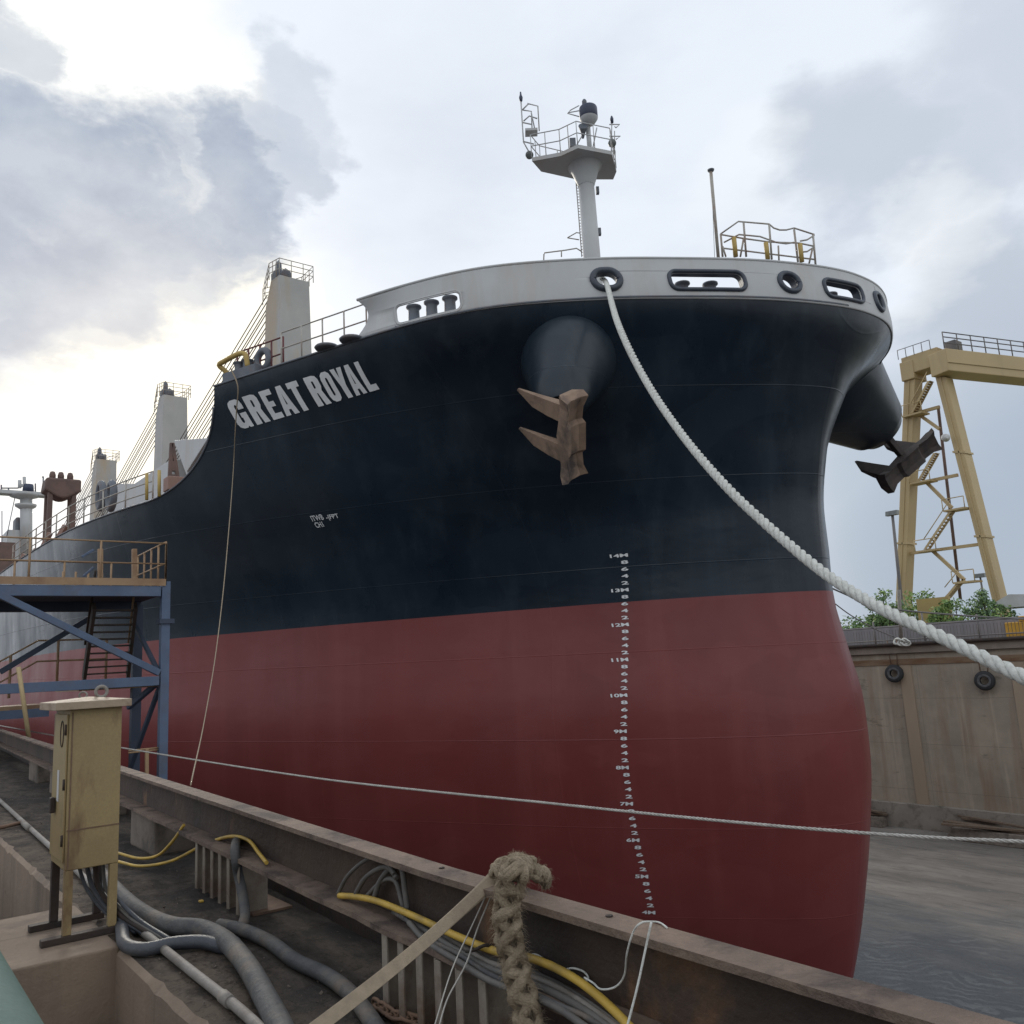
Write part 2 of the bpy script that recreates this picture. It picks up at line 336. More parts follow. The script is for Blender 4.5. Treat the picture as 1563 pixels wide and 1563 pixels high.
def rail(parent, pts, h, npost, bars, r, mt, name='railing', post='post', up=(0, 0, 1), posts_as_mesh=True):
    """guard rail: posts and horizontal bars along pts"""
    P = [np.array(p, float) for p in pts]; L = np.cumsum([0]+[np.linalg.norm(P[i+1]-P[i]) for i in range(len(P)-1)])
    A = np.array(P); u = np.array(up)*h; mb = MB()
    for b in bars: mb.tube([p+u*b for p in P], r*.8, 6)
    o = mb.build(name, mt, parent)
    for s_ in np.linspace(0, L[-1], npost):
        q = V(*[np.interp(s_, L, A[:, i]) for i in range(3)]); MB().tube([q, q+u], r, 6).build(post, mt, o)
    return o
def text_mesh(txt, bold=.02, res=3):
    cu = bpy.data.curves.new('lettering', 'FONT'); cu.body = txt; cu.size = 1; cu.offset = bold; cu.resolution_u = res
    o = bpy.data.objects.new('lettering', cu); COL.objects.link(o); bpy.context.view_layer.update()
    dg = bpy.context.evaluated_depsgraph_get(); me = bpy.data.meshes.new_from_object(o.evaluated_get(dg))
    bm = bmesh.new(); bm.from_mesh(me); bmesh.ops.remove_doubles(bm, verts=bm.verts, dist=1e-4)
    for ax_ in ((1, 0, 0), (0, 1, 0)):
        for q in np.arange(-2, 8, .25):
            bmesh.ops.bisect_plane(bm, geom=bm.verts[:]+bm.edges[:]+bm.faces[:], plane_co=(q*ax_[0], q*ax_[1], 0), plane_no=ax_)
    vs = np.array([v.co[:] for v in bm.verts]); bm.verts.index_update(); fs = [tuple(v.index for v in f.verts) for f in bm.faces]; bm.free()
    bpy.data.objects.remove(o); bpy.data.curves.remove(cu); bpy.data.meshes.remove(me)
    vs[:, 0] = (vs[:, 0]-vs[:, 0].min())/(np.ptp(vs[:, 0])+1e-9); vs[:, 1] = (vs[:, 1]-vs[:, 1].min())/np.ptp(vs[:, 1])
    return vs, fs
# ================================================================== THE SHIP
YC = 22.3                                                         # centreline
ST = np.array([0, .08, .25, 1, 2, 4, 6, 9, 12, 15.5, 19, 27, 42, 60, 175])
HB = {0: [0, .1, .2, .7, 1.2, 2.2, 3.4, 5.0, 6.8, 8.8, 10.8, 13.6, 15.2, 15.6, 15.6],
      2: [0, .3, .6, 1.4, 2.1, 3.5, 4.8, 6.4, 8.2, 10.1, 12, 14.6, 15.9, 16.1, 16.1],
      4: [0, .4, .8, 1.7, 2.6, 4.2, 5.4, 7.1, 8.8, 10.6, 12.5, 14.9, 16, 16.2, 16.2],
      8: [0, .45, .9, 2.0, 3.0, 4.5, 5.8, 7.5, 9.2, 11.0, 12.8, 15, 16, 16.2, 16.2],
      12.7: [0, .4, .75, 1.8, 3.0, 4.75, 6.0, 7.8, 9.5, 11.2, 13.0, 15, 16, 16.2, 16.2],
      15: [0, .4, .8, 1.95, 3.2, 5.2, 6.8, 8.8, 10.4, 12.1, 13.6, 15.2, 16.05, 16.2, 16.2],
      17: [0, .5, 1.0, 2.5, 4.1, 6.4, 8.1, 10.0, 11.5, 13.0, 14.2, 15.5, 16.1, 16.2, 16.2],
      19: [0, .8, 1.5, 3.4, 5.4, 8.0, 9.4, 11.0, 12.2, 13.5, 14.6, 15.7, 16.1, 16.2, 16.2],
      20.8: [0, 1.1, 2.1, 4.4, 6.6, 9.2, 10.4, 11.6, 12.7, 13.9, 14.8, 15.8, 16.1, 16.2, 16.2],
      22: [0, 1.1, 2.1, 4.4, 6.6, 9.2, 10.4, 11.6, 12.7, 13.9, 14.8, 15.8, 16.1, 16.2, 16.2]}
ZL = np.array(sorted(HB)); HT = np.array([HB[z_] for z_ in sorted(HB)])
XS = np.interp
XZ = [(0, -15.6), (2, -14.8), (4, -14.3), (6, -13.9), (8, -13.65), (9.5, -13.62), (11, -13.85), (12.7, -14.1), (15, -14.05), (17, -13.7), (19, -13.0), (20.8, -12.3), (22, -12.5)]
def pchip_eval(xk, yk, x):
    """monotone cubic through (xk, yk) at x (arrays)"""
    xk = np.array(xk, float); yk = np.array(yk, float); h = np.diff(xk); d = np.diff(yk)/h; m = np.zeros(len(xk))
    for i in range(1, len(xk)-1):
        if d[i-1]*d[i] > 0: w1 = 2*h[i]+h[i-1]; w2 = h[i]+2*h[i-1]; m[i] = (w1+w2)/(w1/d[i-1]+w2/d[i])
    m[0] = d[0]; m[-1] = d[-1]; i = np.clip(np.searchsorted(xk, x)-1, 0, len(xk)-2); t = (x-xk[i])/h[i]
    return ((2*t**3-3*t**2+1)*yk[i]+(t**3-2*t**2+t)*h[i]*m[i]+(-2*t**3+3*t**2)*yk[i+1]+(t**3-t**2)*h[i]*m[i+1])
def xstem(z_): return float(pchip_eval([a for a, _ in XZ], [b for _, b in XZ], z_))
_Scache = {}
RS = np.sqrt(ST)                                                  # interpolate in sqrt(s): round stem
def halfb(s, z_):
    col = [float(pchip_eval(RS, HT[i], math.sqrt(max(s, 0)))) for i in range(len(ZL))] if s not in _Scache else _Scache[s]
    _Scache[s] = col
    return float(pchip_eval(ZL, col, z_))
def sm01(a, b, x): t = min(1, max(0, (x-a)/(b-a))); return t*t*(3-2*t)
SKEW = .2
def H(s, z_, side=-1, off=0.):
    """point of the hull, s metres aft of the stem at height z; side -1 is the near (starboard) side"""
    hb = halfb(s, z_)+off
    if side > 0: hb *= 1-(1-float(np.interp(z_, [0, 14, 17, 19, 20, 20.8, 22], [1, 1, .64, .60, .68, .82, .87])))*(1-sm01(4, 12, s))
    y = side*hb
    sk = SKEW*sm01(14.5, 20.5, z_)*(1-min(1, max(0, s)/(20. if side < 0 else 2.)))
    return V(xstem(z_)-s+sk*y, YC+y, z_)
def find(px, py, s0=8., z0=17., f=H, side=-1):
    """the (s, z) of the hull point seen at a place of the photograph"""
    best = None
    for s in (s0-5, s0-2, s0, s0+3, s0+7):
        for z_ in (z0-2, z0, z0+2):
            if s < 0: continue
            e = np.linalg.norm(proj(f(s, z_, side))-(px, py))
            if best is None or e < best[0]: best = (e, s, z_)
    x = np.array(best[1:])
    for _ in range(25):
        r = proj(f(max(x[0], 0), x[1], side))-(px, py); J = np.zeros((2, 2))
        for i in range(2):
            d = x.copy(); d[i] += 1e-3; J[:, i] = (proj(f(max(d[0], 0), d[1], side))-(px, py)-r)/1e-3
        x = x-np.clip(np.linalg.lstsq(J, r, rcond=None)[0], -1.5, 1.5)
        x[0] = max(0, x[0]); x[1] = min(22, max(0, x[1]))
    return x
S_FC, S_MD, Z_MD, Z_WL = 14.0, 18.6, 17.6, 12.7
def ztop(s):
    if s <= S_FC: return 20.8-.15*(s/S_FC)
    if s >= S_MD: return Z_MD
    t = (s-S_FC)/(S_MD-S_FC); return Z_MD+3.05*(1-math.sqrt(max(0, 1-(1-t)**2)))
ship = empty('bulk_carrier', (-100, YC, 0), 'long dark blue and red cargo ship in the dry dock with white bow bulwark', 'ship')
ss = list(np.linspace(0, 1, 16)**2*2)+list(np.arange(2.3, 13.9, .45))+[13.99]+[S_FC+.01+(S_MD-S_FC)*(t**2) for t in np.linspace(0, 1, 22)]+list(np.arange(19.5, 60, 1.5))+[70, 90, 120, 150, 172]
def hull_side(z0f, z1f, nz, name, mt):
    mb = MB()
    for side in (-1, 1):
        rows = []
        for k in range(nz+1):
            v = k/nz; rows.append([H(s, z0f(s)+(z1f(s)-z0f(s))*v, side) for s in ss])
        mb.grid(rows, True, side > 0)
    # transom
    s = ss[-1]; n = nz
    mb.grid([[H(s, z0f(s)+(z1f(s)-z0f(s))*k/n, d) for d in (-1, 1)] for k in range(n+1)], False)
    return mb
mb = hull_side(lambda s: 0, lambda s: Z_WL, 26, 0, 0)
mb.grid([[H(s, 0, d) for d in (-1, 1)] for s in ss], False)
hb_ = mb.build('hull_bottom', 'red', ship)
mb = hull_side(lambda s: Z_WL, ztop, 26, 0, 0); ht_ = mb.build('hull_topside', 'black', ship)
mb = MB(); mb.grid([[H(s, ztop(s)-.02, d, -.05) for d in (-1, 0, 1)] for s in ss if s <= 13.99], False)
mb.build('forecastle_deck', 'greydeck', ship)
mb = MB(); mb.grid([[H(s, Z_MD-.05, d, -.05) for d in (-1, 1)] for s in ss if s > S_FC], False); mb.build('main_deck', 'redbrown', ship)
# forecastle bulkhead
mb = MB(); mb.grid([[H(S_FC+.0, z_, d, -.08) for d in (-1, 1)] for z_ in (Z_MD-.1, 20.6)], False); mb.build('forecastle_bulkhead', 'white', ship)
# thin rubbing edge along the sheer
mb = MB(); mb.tube([H(s, ztop(s)+.0, -1, .01) for s in ss if s <= 13.99], .035, 6); mb.tube([H(s, ztop(s), -1, .01) for s in ss if s > 14.1 and s < 120], .035, 6)
mb.build('sheer_edge', 'greydeck', ship)
# ---- bulwark: surface parameter u = arc length from the tip (negative = starboard), v = 0..1 up
TIPN = 400
_sl = np.concatenate([np.linspace(0, 1, 200)**2*3, np.linspace(3.02, 11.5, 300)])
def bw_raw(s, v, side): z_ = 20.72+1.28*v; return H(s, z_, side, 0.004-.06*v*(1-v)*0)
_mid = np.array([bw_raw(s, .5, -1) for s in _sl]); _ul = np.concatenate([[0], np.cumsum(np.linalg.norm(np.diff(_mid, axis=0), axis=1))])
_midp = np.array([bw_raw(s, .5, 1) for s in _sl]); _ulp = np.concatenate([[0], np.cumsum(np.linalg.norm(np.diff(_midp, axis=0), axis=1))])
def BW(u, v, side=None, off=0.):
    if u < 0: s = float(np.interp(-u, _ul, _sl)); d = -1
    else: s = float(np.interp(u, _ulp, _sl)); d = 1
    z_ = 20.72+1.28*v; p = H(s, min(z_, 22), d, .004)
    if off:
        e = .02; t = BW(u+e, v)-BW(u-e, v); n = unit(np.cross((0, 0, 1), t)); 
        if np.dot(n, p-V(-25, YC, 0)*1) < 0 and np.dot(n[:2], (p-V(-25, YC, 0))[:2]) < 0: n = -n
        p = p+n*off
    return p
def findbw(px, py, u0=-5.):
    g = [(np.linalg.norm(proj(BW(u, v))-(px, py)), u, v) for u in np.arange(-13, 10, .4) for v in (0, .5, 1)
         if (u < 3.5) ]
    _, u, v = min(g); x = np.array([u, v])
    for _ in range(25):
        r = proj(BW(*x))-(px, py); J = np.zeros((2, 2))
        for i in range(2):
            d = x.copy(); d[i] += 1e-3; J[:, i] = (proj(BW(*d))-(px, py)-r)/1e-3
        x = x-np.clip(np.linalg.lstsq(J, r, rcond=None)[0], -.6, .6); x[1] = np.clip(x[1], -.4, 1.0)
    return x
def rrect(u0, u1, v0, v1, r, n=5):
    r = min(r, (u1-u0)/2-1e-3, (v1-v0)/2-1e-3); out = []
    for cx, cy, a in ((u1-r, v1-r, 0), (u0+r, v1-r, 90), (u0+r, v0+r, 180), (u1-r, v0+r, 270)):
        for k in range(n+1): t = R(a+90*k/n); out.append((cx+r*math.cos(t), cy+r*math.sin(t)))
    return out
BH = 1.28
U_AFT = findbw(545, 460)[0]; U_A0 = findbw(541, 520)[0]; print('bulwark aft', U_AFT, U_A0)
PH = []   # chocks: (u0, u1, v0, v1, corner) in metres
def chock(pa, pb, hh, vc, r):   # from photo places of its left and right ends
    ua = findbw(*pa)[0]; ub = findbw(*pb)[0]; return (ua, ub, vc-hh/2, vc+hh/2, r)
ch_round1 = chock((908, 425), (942, 425), .46, .60, .24)
ch_rect1 = chock((1025, 427), (1133, 428), .46, .56, .16)
ch_round2 = chock((1192, 428), (1215, 428), .46, .60, .24)
ch_rect2 = chock((1263, 447), (1318, 470), .46, .56, .16)
ch_round3 = chock((1339, 470), (1348, 482), .46, .58, .24)
ch_long = chock((606, 482), (703, 468), .52, .40, .14)
holes = [ch_round1, ch_rect1, ch_round2, ch_rect2, ch_round3, ch_long]
for h_ in holes: print('chock', [round(x, 2) for x in h_])
cu = bpy.data.curves.new('shell', 'CURVE'); cu.dimensions = '2D'; cu.fill_mode = 'FRONT'
U_P = 12.0
def addpoly(P):
    sp = cu.splines.new('POLY'); sp.points.add(len(P)-1); sp.use_cyclic_u = True
    for i, (a, b) in enumerate(P): sp.points[i].co = (a, b, 0, 1)
edge_aft = [(U_AFT+.55*math.sin(math.pi*t)*(.85 if 1 else 0)+(U_A0-U_AFT)*t*.9, BH*(1-t)) for t in np.linspace(0, 1, 12)]
addpoly([(U_P, 0), (U_P, BH)]+edge_aft)
for u0, u1, v0, v1, r_ in holes: addpoly(rrect(u0, u1, v0, v1, r_))
co_ = bpy.data.objects.new('shell', cu); COL.objects.link(co_); bpy.context.view_layer.update()
me = bpy.data.meshes.new_from_object(co_.evaluated_get(bpy.context.evaluated_depsgraph_get()))
bm = bmesh.new(); bm.from_mesh(me); bmesh.ops.remove_doubles(bm, verts=bm.verts, dist=1e-4)
for q in np.concatenate([np.arange(-13, -3, .3), np.arange(-3, 3, .1), np.arange(3, 12, .3)]):
    bmesh.ops.bisect_plane(bm, geom=bm.verts[:]+bm.edges[:]+bm.faces[:], plane_co=(q, 0, 0), plane_no=(1, 0, 0))
bm.verts.index_update(); mb = MB()
mb.add([BW(v.co.x, v.co.y/BH) for v in bm.verts], [tuple(v.index for v in f.verts) for f in bm.faces], True); bm.free()
bpy.data.objects.remove(co_)
bulwark = mb.build('bulwark', 'white', ship); so = bulwark.modifiers.new('thick', 'SOLIDIFY'); so.thickness = .035; so.offset = 0
mb = MB(); mb.tube([BW(u, 1.0) for u in np.arange(U_AFT+.02, U_P, .1)], .045, 8); mb.build('bulwark_rail', 'white', bulwark)
def chock_ring(h_, r_, name, mt, off=.03, dz=.05):
    u0, u1, v0, v1, rr = h_; P = rrect(u0-.06, u1+.06, v0-.06, v1+.06, rr+.06, 7); Q = []
    for i, (a, b) in enumerate(P):
        a2, b2 = P[(i+1) % len(P)]; n = max(1, int(math.hypot(a2-a, b2-b)/.12))
        for k in range(n): t = k/n; Q.append(BW(a+(a2-a)*t, (b+(b2-b)*t)/BH, None, off))
    return MB().tube(Q, r_, 10, closed=True).build(name, mt, bulwark)
for h_, nm, r_ in ((ch_round1, 'round_fairlead', .095), (ch_rect1, 'panama_chock', .06), (ch_round2, 'round_fairlead', .08), (ch_rect2, 'panama_chock', .06), (ch_round3, 'round_fairlead', .08)):
    chock_ring(h_, r_, nm, 'chock')
chock_ring(ch_long, .03, 'roller_opening_rim', 'white', .0)
# sleeve boxes behind the chocks
for h_ in (ch_rect1, ch_rect2):
    u0, u1, v0, v1, rr = h_; mb = MB()
    P = rrect(u0-.02, u1+.02, v0-.02, v1+.02, rr, 4)+[None]; P = P[:-1]+[P[0]]
    mb.grid([[BW(a, b/BH, None, -.02) for a, b in P], [BW(a, b/BH, None, -.26) for a, b in P]], True); mb.build('chock_sleeve', 'chock', bulwark)
for h_ in (ch_round1, ch_round2, ch_round3):
    u0, u1, v0, v1, rr = h_; mb = MB(); P = rrect(u0-.02, u1+.02, v0-.02, v1+.02, rr, 6); P = P+[P[0]]
    mb.grid([[BW(a, b/BH, None, -.02) for a, b in P], [BW(a, b/BH, None, -.30) for a, b in P]], True); mb.build('fairlead_sleeve', 'chock', bulwark)
def bollard(c, r, h, parent=ship, mt='greydeck', name='bollard'):
    return MB().lathe([(0, 0), (r*1.25, 0), (r*1.25, h*.12), (r, h*.18), (r*.93, h*.75), (r*1.05, h*.84), (r*1.32, h*.90), (r*1.3, h*.97), (r*.9, h), (0, h)], c, n=18).build(name, mt, parent)
def inb(u, v, d):  # a point d metres inboard of the bulwark
    return BW(u, v, None, -d)
for u in np.linspace(ch_long[0]+.42, ch_long[1]-.42, 3):
    p = inb(u, 0, .22); p[2] = 20.75; bollard(p, .17, .62, name='roller_fairlead')
mb = MB()
ua, ub = ch_long[0]-.1, ch_long[1]+.1
for t in range(8):
    a0, a1 = ua+(ub-ua)*t/8, ua+(ub-ua)*(t+1)/8
    mb.bar((BW(a0, 0)+inb(a0, 0, .45))/2+V(0, 0, .06), (BW(a1, 0)+inb(a1, 0, .45))/2+V(0, 0, .06), .45, .14)
mb.build('roller_base', 'greydeck', ship)
for h_ in (ch_rect1, ch_rect2):
    m_ = (h_[0]+h_[1])/2
    c = inb(m_, 0, .95); c[2] = 20.78; t = unit(BW(m_+.1, 0)-BW(m_-.1, 0))
    b0 = MB().obox(c+V(0, 0, .12), t*.85, unit(np.cross(t, (0, 0, 1)))*.3, V(0, 0, .12)).build('bollard_base', 'greydeck', ship, .02)
    for k in (-.42, .42): bollard(c+t*k+V(0, 0, .24), .17, .62)
# ---- writing on the hull
def decal(txt, quad, off=.03, bold=.02, mt='mark', name='lettering', parent=ht_, side=-1, mbin=None):
    """quad: (s, z) of bottom-left, bottom-right, top-right, top-left"""
    vs, fs = text_mesh(txt, bold); q = np.array(quad); P = []
    for a, b, _ in vs:
        w = (1-a)*(1-b)*q[0]+a*(1-b)*q[1]+a*b*q[2]+(1-a)*b*q[3]; P.append(H(w[0], w[1], side, off))
    mb = mbin or MB(); mb.add(P, fs)
    return mb if mbin is not None else mb.build(name, mt, parent)
TL, BL_, TR, BR = find(345, 614, 13, 19), find(369, 656, 12, 18), find(556, 549, 7, 19.5), find(581, 594, 7, 19)
print('name quad', TL, BL_, TR, BR)
def bil(a, b): a, b = float(a), float(b); return (1-a)*(1-b)*BL_+a*(1-b)*BR+a*b*TR+(1-a)*b*TL
# letter slots measured along the photographed line (fractions along the bottom edge)
slots = [('G', 0, .095), ('R', .118, .215), ('E', .237, .315), ('A', .330, .425), ('T', .432, .512), ('R', .560, .655), ('O', .668, .742), ('Y', .752, .832), ('A', .832, .912), ('L', .928, .998)]
# perspective: further letters look narrower, so slot fractions are converted through the photograph
def slot_pt(f_, b):
    b0 = np.array((369, 656))+(np.array((581, 594))-np.array((369, 656)))*f_; t0 = np.array((345, 614))+(np.array((556, 549))-np.array((345, 614)))*f_
    return find(*(b0+(t0-b0)*b), 10-3*f_, 19)
GLY = {  # condensed block capitals: outer outline and holes on a 0..1 box
 'L': ([(0, 0), (1, 0), (1, .2), (.46, .2), (.46, 1), (0, 1)], []),
 'T': ([(.28, 0), (.72, 0), (.72, .8), (1, .8), (1, 1), (0, 1), (0, .8), (.28, .8)], []),
 'E': ([(0, 0), (1, 0), (1, .19), (.44, .19), (.44, .42), (.86, .42), (.86, .6), (.44, .6), (.44, .81), (1, .81), (1, 1), (0, 1)], []),
 'A': ([(0, 0), (.36, 0), (.41, .19), (.59, .19), (.64, 0), (1, 0), (.70, 1), (.30, 1)], [[(.45, .36), (.55, .36), (.50, .74)]]),
 'Y': ([(.28, 0), (.72, 0), (.72, .4), (1, 1), (.60, 1), (.50, .66), (.40, 1), (0, 1), (.28, .4)], []),
 'O': ([(.3, 0), (.7, 0), (.92, .08), (1, .22), (1, .78), (.92, .92), (.7, 1), (.3, 1), (.08, .92), (0, .78), (0, .22), (.08, .08)],
       [[(.42, .2), (.40, .26), (.40, .74), (.44, .8), (.56, .8), (.60, .74), (.60, .26), (.56, .2)]]),
 'R': ([(0, 0), (.42, 0), (.42, .42), (.50, .42), (.60, 0), (1, 0), (.84, .47), (.95, .6), (.95, .84), (.84, .96), (.6, 1), (0, 1)],
       [[(.42, .58), (.42, .82), (.53, .82), (.56, .78), (.56, .62), (.53, .58)]]),
 'G': ([(.3, 0), (.6, 0), (.68, .06), (.76, 0), (1, 0), (1, .52), (.54, .52), (.54, .36), (.60, .36), (.60, .24), (.54, .18), (.46, .18), (.41, .24), (.41, .76), (.46, .82), (.54, .82), (.60, .76), (.60, .64), (1, .64), (1, .8), (.92, .93), (.7, 1), (.3, 1), (.08, .93), (0, .8), (0, .2), (.08, .07)], [])}
def glyph(ch):
    cu = bpy.data.curves.new('g', 'CURVE'); cu.dimensions = '2D'; cu.fill_mode = 'FRONT'
    o, hs = GLY[ch]
    for P in [o]+hs:
        sp = cu.splines.new('POLY'); sp.points.add(len(P)-1); sp.use_cyclic_u = True
        for i, (a, b) in enumerate(P): sp.points[i].co = (a, b, 0, 1)
    ob = bpy.data.objects.new('g', cu); COL.objects.link(ob); bpy.context.view_layer.update()
    me = bpy.data.meshes.new_from_object(ob.evaluated_get(bpy.context.evaluated_depsgraph_get()))
    bm = bmesh.new(); bm.from_mesh(me); bmesh.ops.remove_doubles(bm, verts=bm.verts, dist=1e-4)
    for q in np.arange(.125, 1, .125):
        for n in ((1, 0, 0), (0, 1, 0)): bmesh.ops.bisect_plane(bm, geom=bm.verts[:]+bm.edges[:]+bm.faces[:], plane_co=(q, q, 0), plane_no=n)
    bm.verts.index_update(); vs = [v.co[:2] for v in bm.verts]; fs = [tuple(v.index for v in f.verts) for f in bm.faces]; bm.free()
    bpy.data.objects.remove(ob); return vs, fs
for ch, a, b in slots:
    q = [slot_pt(a, 0), slot_pt(b, 0), slot_pt(b, 1), slot_pt(a, 1)]; vs, fs = glyph(ch)
    P = [H(*((1-u)*(1-v)*q[0]+u*(1-v)*q[1]+u*v*q[2]+(1-u)*v*q[3]), -1, .025) for u, v in vs]
    MB().add(P, fs).build('name_letter', 'mark', ht_)
# draft marks: figures every 0.2 m, decimetre figures and metre figures with M
MZ = [4, 5, 6, 7, 8, 9, 10, 11, 12, 13, 14, 15]; MPX = [(999, 1398), (985, 1343), (970, 1287), (960, 1231), (954, 1175), (951, 1119), (951, 1063), (955, 1009), (958, 955), (955, 902), (953, 849), (952, 800)]
MS = []
for z0_, (px_, py_) in zip(MZ, MPX):      # station where each metre figure stands on the plating
    lo_, hi_ = 0.3, 12.
    for _ in range(40):
        md = (lo_+hi_)/2
        if proj(H(md, z0_, -1))[0] > px_: lo_ = md
        else: hi_ = md
    MS.append(md)
MS = list(np.convolve(np.pad(MS, 1, mode='edge'), [.25, .5, .25], 'valid'))
s_marks = lambda z_: float(np.interp(z_, MZ, MS))
for zm in range(4, 15):
    mk = [(f'{zm}M', 0)]+([] if zm == 14 else [(d, int(d)/10) for d in '2468'])
    for tx, dz in mk:
        z_ = zm+dz; s_ = s_marks(z_); w = .085*len(tx)*1.25; par = ht_ if z_ > Z_WL else hb_
        big = len(tx) > 1
        # right edges line up
        sr = s_-.08; sl = sr+(.30 if len(tx) == 3 else .23 if big else .12)*1.35
        # figures read from port to starboard as seen, bow to the right
        decal(tx, [(sl, z_), (sr, z_), (sr, z_+.10), (sl, z_+.10)], .012, .03, parent=par, name='draft_mark')
for tx, a, b, hh in (('ITWB', (478, 796), (496, 793), .17), ('CH1', (484, 806), (496, 804), .17), ('-|FPT', (501, 795), (520, 792), .17)):
    A_, B_ = find(*a, 11, 15), find(*b, 10, 15); decal(tx, [tuple(A_), tuple(B_), (B_[0], B_[1]+hh), (A_[0], A_[1]+hh)], .015, .02, parent=ht_, name='tank_mark')
# ---- anchor bolsters (the cones the anchors hang from)
C_IN = V(.79, -.61, 0); R_IN = V(.61, .79, 0); ZZ = V(0, 0, 1)
def cone(base, tip, r0, r1, name, sink=1.0):
    L = np.linalg.norm(tip-base); d = unit(tip-base)
    prof = [(0, -sink), (r0+(r0-r1)*sink/L*.35, -sink)]+[(r0+(r1-r0)*t, L*t) for t in np.linspace(0, .82, 6)]+[(r1*1.02, L*.88), (r1*.9, L*.95), (r1*.68, L*.99), (r1*.62, L), (r1*.55, L*.9), (0, L*.85)]
    return MB().lathe(prof, base, d, 40).build(name, 'bolster', ht_)
sb = find(866, 560, 6, 18); B_S = H(sb[0], sb[1], -1); print('bolster', sb, B_S)
dS = np.linalg.norm(B_S-EYE); T_S = EYE+wray(856, 622)*(dS-2.3)
cone(B_S+V(0, 0, .05), T_S, 1.34, .50, 'anchor_bolster', .9)
B_P = ay(1272, 596, 28.0); T_P = ay(1350, 660, 44.6-T_S[1]-.3); print('tips', T_S, T_P, proj(B_P))
cone(B_P, T_P, 2.0, .95, 'anchor_bolster', 2.5)
def anchor(cpos, a, f, L, mt, label, fl, tgt):
    a = unit(a); f = unit(np.array(f)-a*np.dot(a, f)); n = np.cross(a, f); root = empty('ship_anchor', cpos, label, 'anchor', 'rusty anchors hanging at the bow')
    q = lambda x, y, z_: np.array(cpos)+a*x*L+f*y*L+n*z_*L
    mb = MB(); rows = []
    for x, w, d0, d1 in ((-.5, .17, -.02, .07), (-.46, .16, -.10, .09), (-.34, .115, -.07, .10), (-.2, .12, -.05, .12), (-.16, .13, -.09, .12), (0, .13, -.09, .15), (.16, .13, -.09, .12), (.2, .12, -.05, .12), (.34, .115, -.07, .10), (.46, .16, -.10, .09), (.5, .17, -.02, .07)):
        rows.append([q(x, d0, -w), q(x, d0+.035, -w*.45), q(x, d0+.035, w*.45), q(x, d0, w), q(x, d1, w*.55), q(x, d1, -w*.55), q(x, d0, -w)])
    mb.grid(rows, False)
    for i in (0, -1): r = rows[i][:-1]; mb.add(r, [tuple(range(6))])
    mb.build('crown', mt, root, .012)
    for s_ in fl:
        sg = 1 if s_ > 0 else .6; k = MB(); out = [(-.11, 0), (-.10, .30), (-.07, .55), (.055, .80), (.08, .78), (.085, .45), (.10, 0)]
        k.add([q(s_+x, y, -.06+.06*y) for x, y in out]+[q(s_+x, y, .06-.06*y) for x, y in out], [tuple(range(7)), tuple(range(7, 14))]+[(i, (i+1) % 7, 7+(i+1) % 7, 7+i) for i in range(7)]); k.build('fluke', mt, root, .012)
    sh = MB().bar(q(0, .05, 0), tgt, .2*L*.5, .16*L*.5); sh.build('shank', mt, root, .03)
    return root
a_s = C_IN*.66+ZZ*.75; f_s = -.67*R_IN+.74*(-C_IN*.75+ZZ*.66)
dA = np.linalg.norm(T_S-EYE)-.6
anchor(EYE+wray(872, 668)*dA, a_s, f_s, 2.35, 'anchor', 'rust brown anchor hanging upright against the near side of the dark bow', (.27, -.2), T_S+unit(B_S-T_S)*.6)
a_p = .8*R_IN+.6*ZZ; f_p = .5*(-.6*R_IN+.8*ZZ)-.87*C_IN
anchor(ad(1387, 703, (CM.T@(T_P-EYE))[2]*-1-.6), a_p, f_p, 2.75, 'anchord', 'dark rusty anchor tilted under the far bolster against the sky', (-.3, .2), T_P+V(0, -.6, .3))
# ---- foremast
MX = -22.65; mast = empty  # keep name short below
FM = MB(); P0, P1 = V(MX, YC, 20.6), V(MX-.02, YC, 30.9)
FM.tube([P0, P1], [.40, .31], 20); fm = FM.build('foremast', 'white', ship)
zp = 30.75
pl = [az(812, 246, zp), az(826, 262, zp), az(880, 274, zp), az(936, 274, zp), az(941, 262, zp), az(934, 236, zp), az(882, 226, zp), az(856, 238, zp)]
mb = MB(); mb.prism(pl, (0, 0, .16)); plat = mb.build('mast_platform', 'white', fm)
mb = MB()
for p in pl[::2]: mb.bar(P1+V(0, 0, -1.0), np.array(p)*.8+P1*.2+V(0, 0, 0), .06, .12)
mb = MB(); mb.lathe([(.33, -.9), (.55, -.25), (.75, 0)], P1+V(0, 0, -.1), n=20); mb.build('platform_bracket', 'white', fm)
rp = [p+V(0, 0, .16) for p in pl]; rp = rp+[rp[0]]
mb = MB()
for b in (.5, 1.0): mb.tube([p+ZZ*b for p in rp], .022, 5)
for i in range(len(rp)-1):
    for t in (0, .5): q = rp[i]*(1-t)+rp[i+1]*t; mb.tube([q, q+ZZ], .02, 5)
mb.build('platform_railing', 'white', fm)
def flat(pts, dep_ref):   # photo places on the plane across the view at the mast
    dd = -(CM.T@(np.array(dep_ref)-EYE))[2]; return [ad(px, py, dd) for px, py in pts]
mref = V(MX, YC, 31)
def wirework(polys, r, name, mt, par, ref=mref, n=6, label=None):
    mb = MB()
    for pl_ in polys: mb.tube(flat(pl_, ref), r, n)
    return mb.build(name, mt, par, label=label)
wirework([[(795, 152), (799, 217), (812, 240)], [(805, 158), (821, 162), (823, 200)], [(797, 168), (807, 158)], [(798, 168), (811, 170), (812, 195)], [(798, 187), (812, 190)], [(799, 185), (808, 177), (820, 181)], [(799, 216), (815, 220)], [(811, 172), (816, 196)]], .028, 'antenna_frame', 'white', fm)
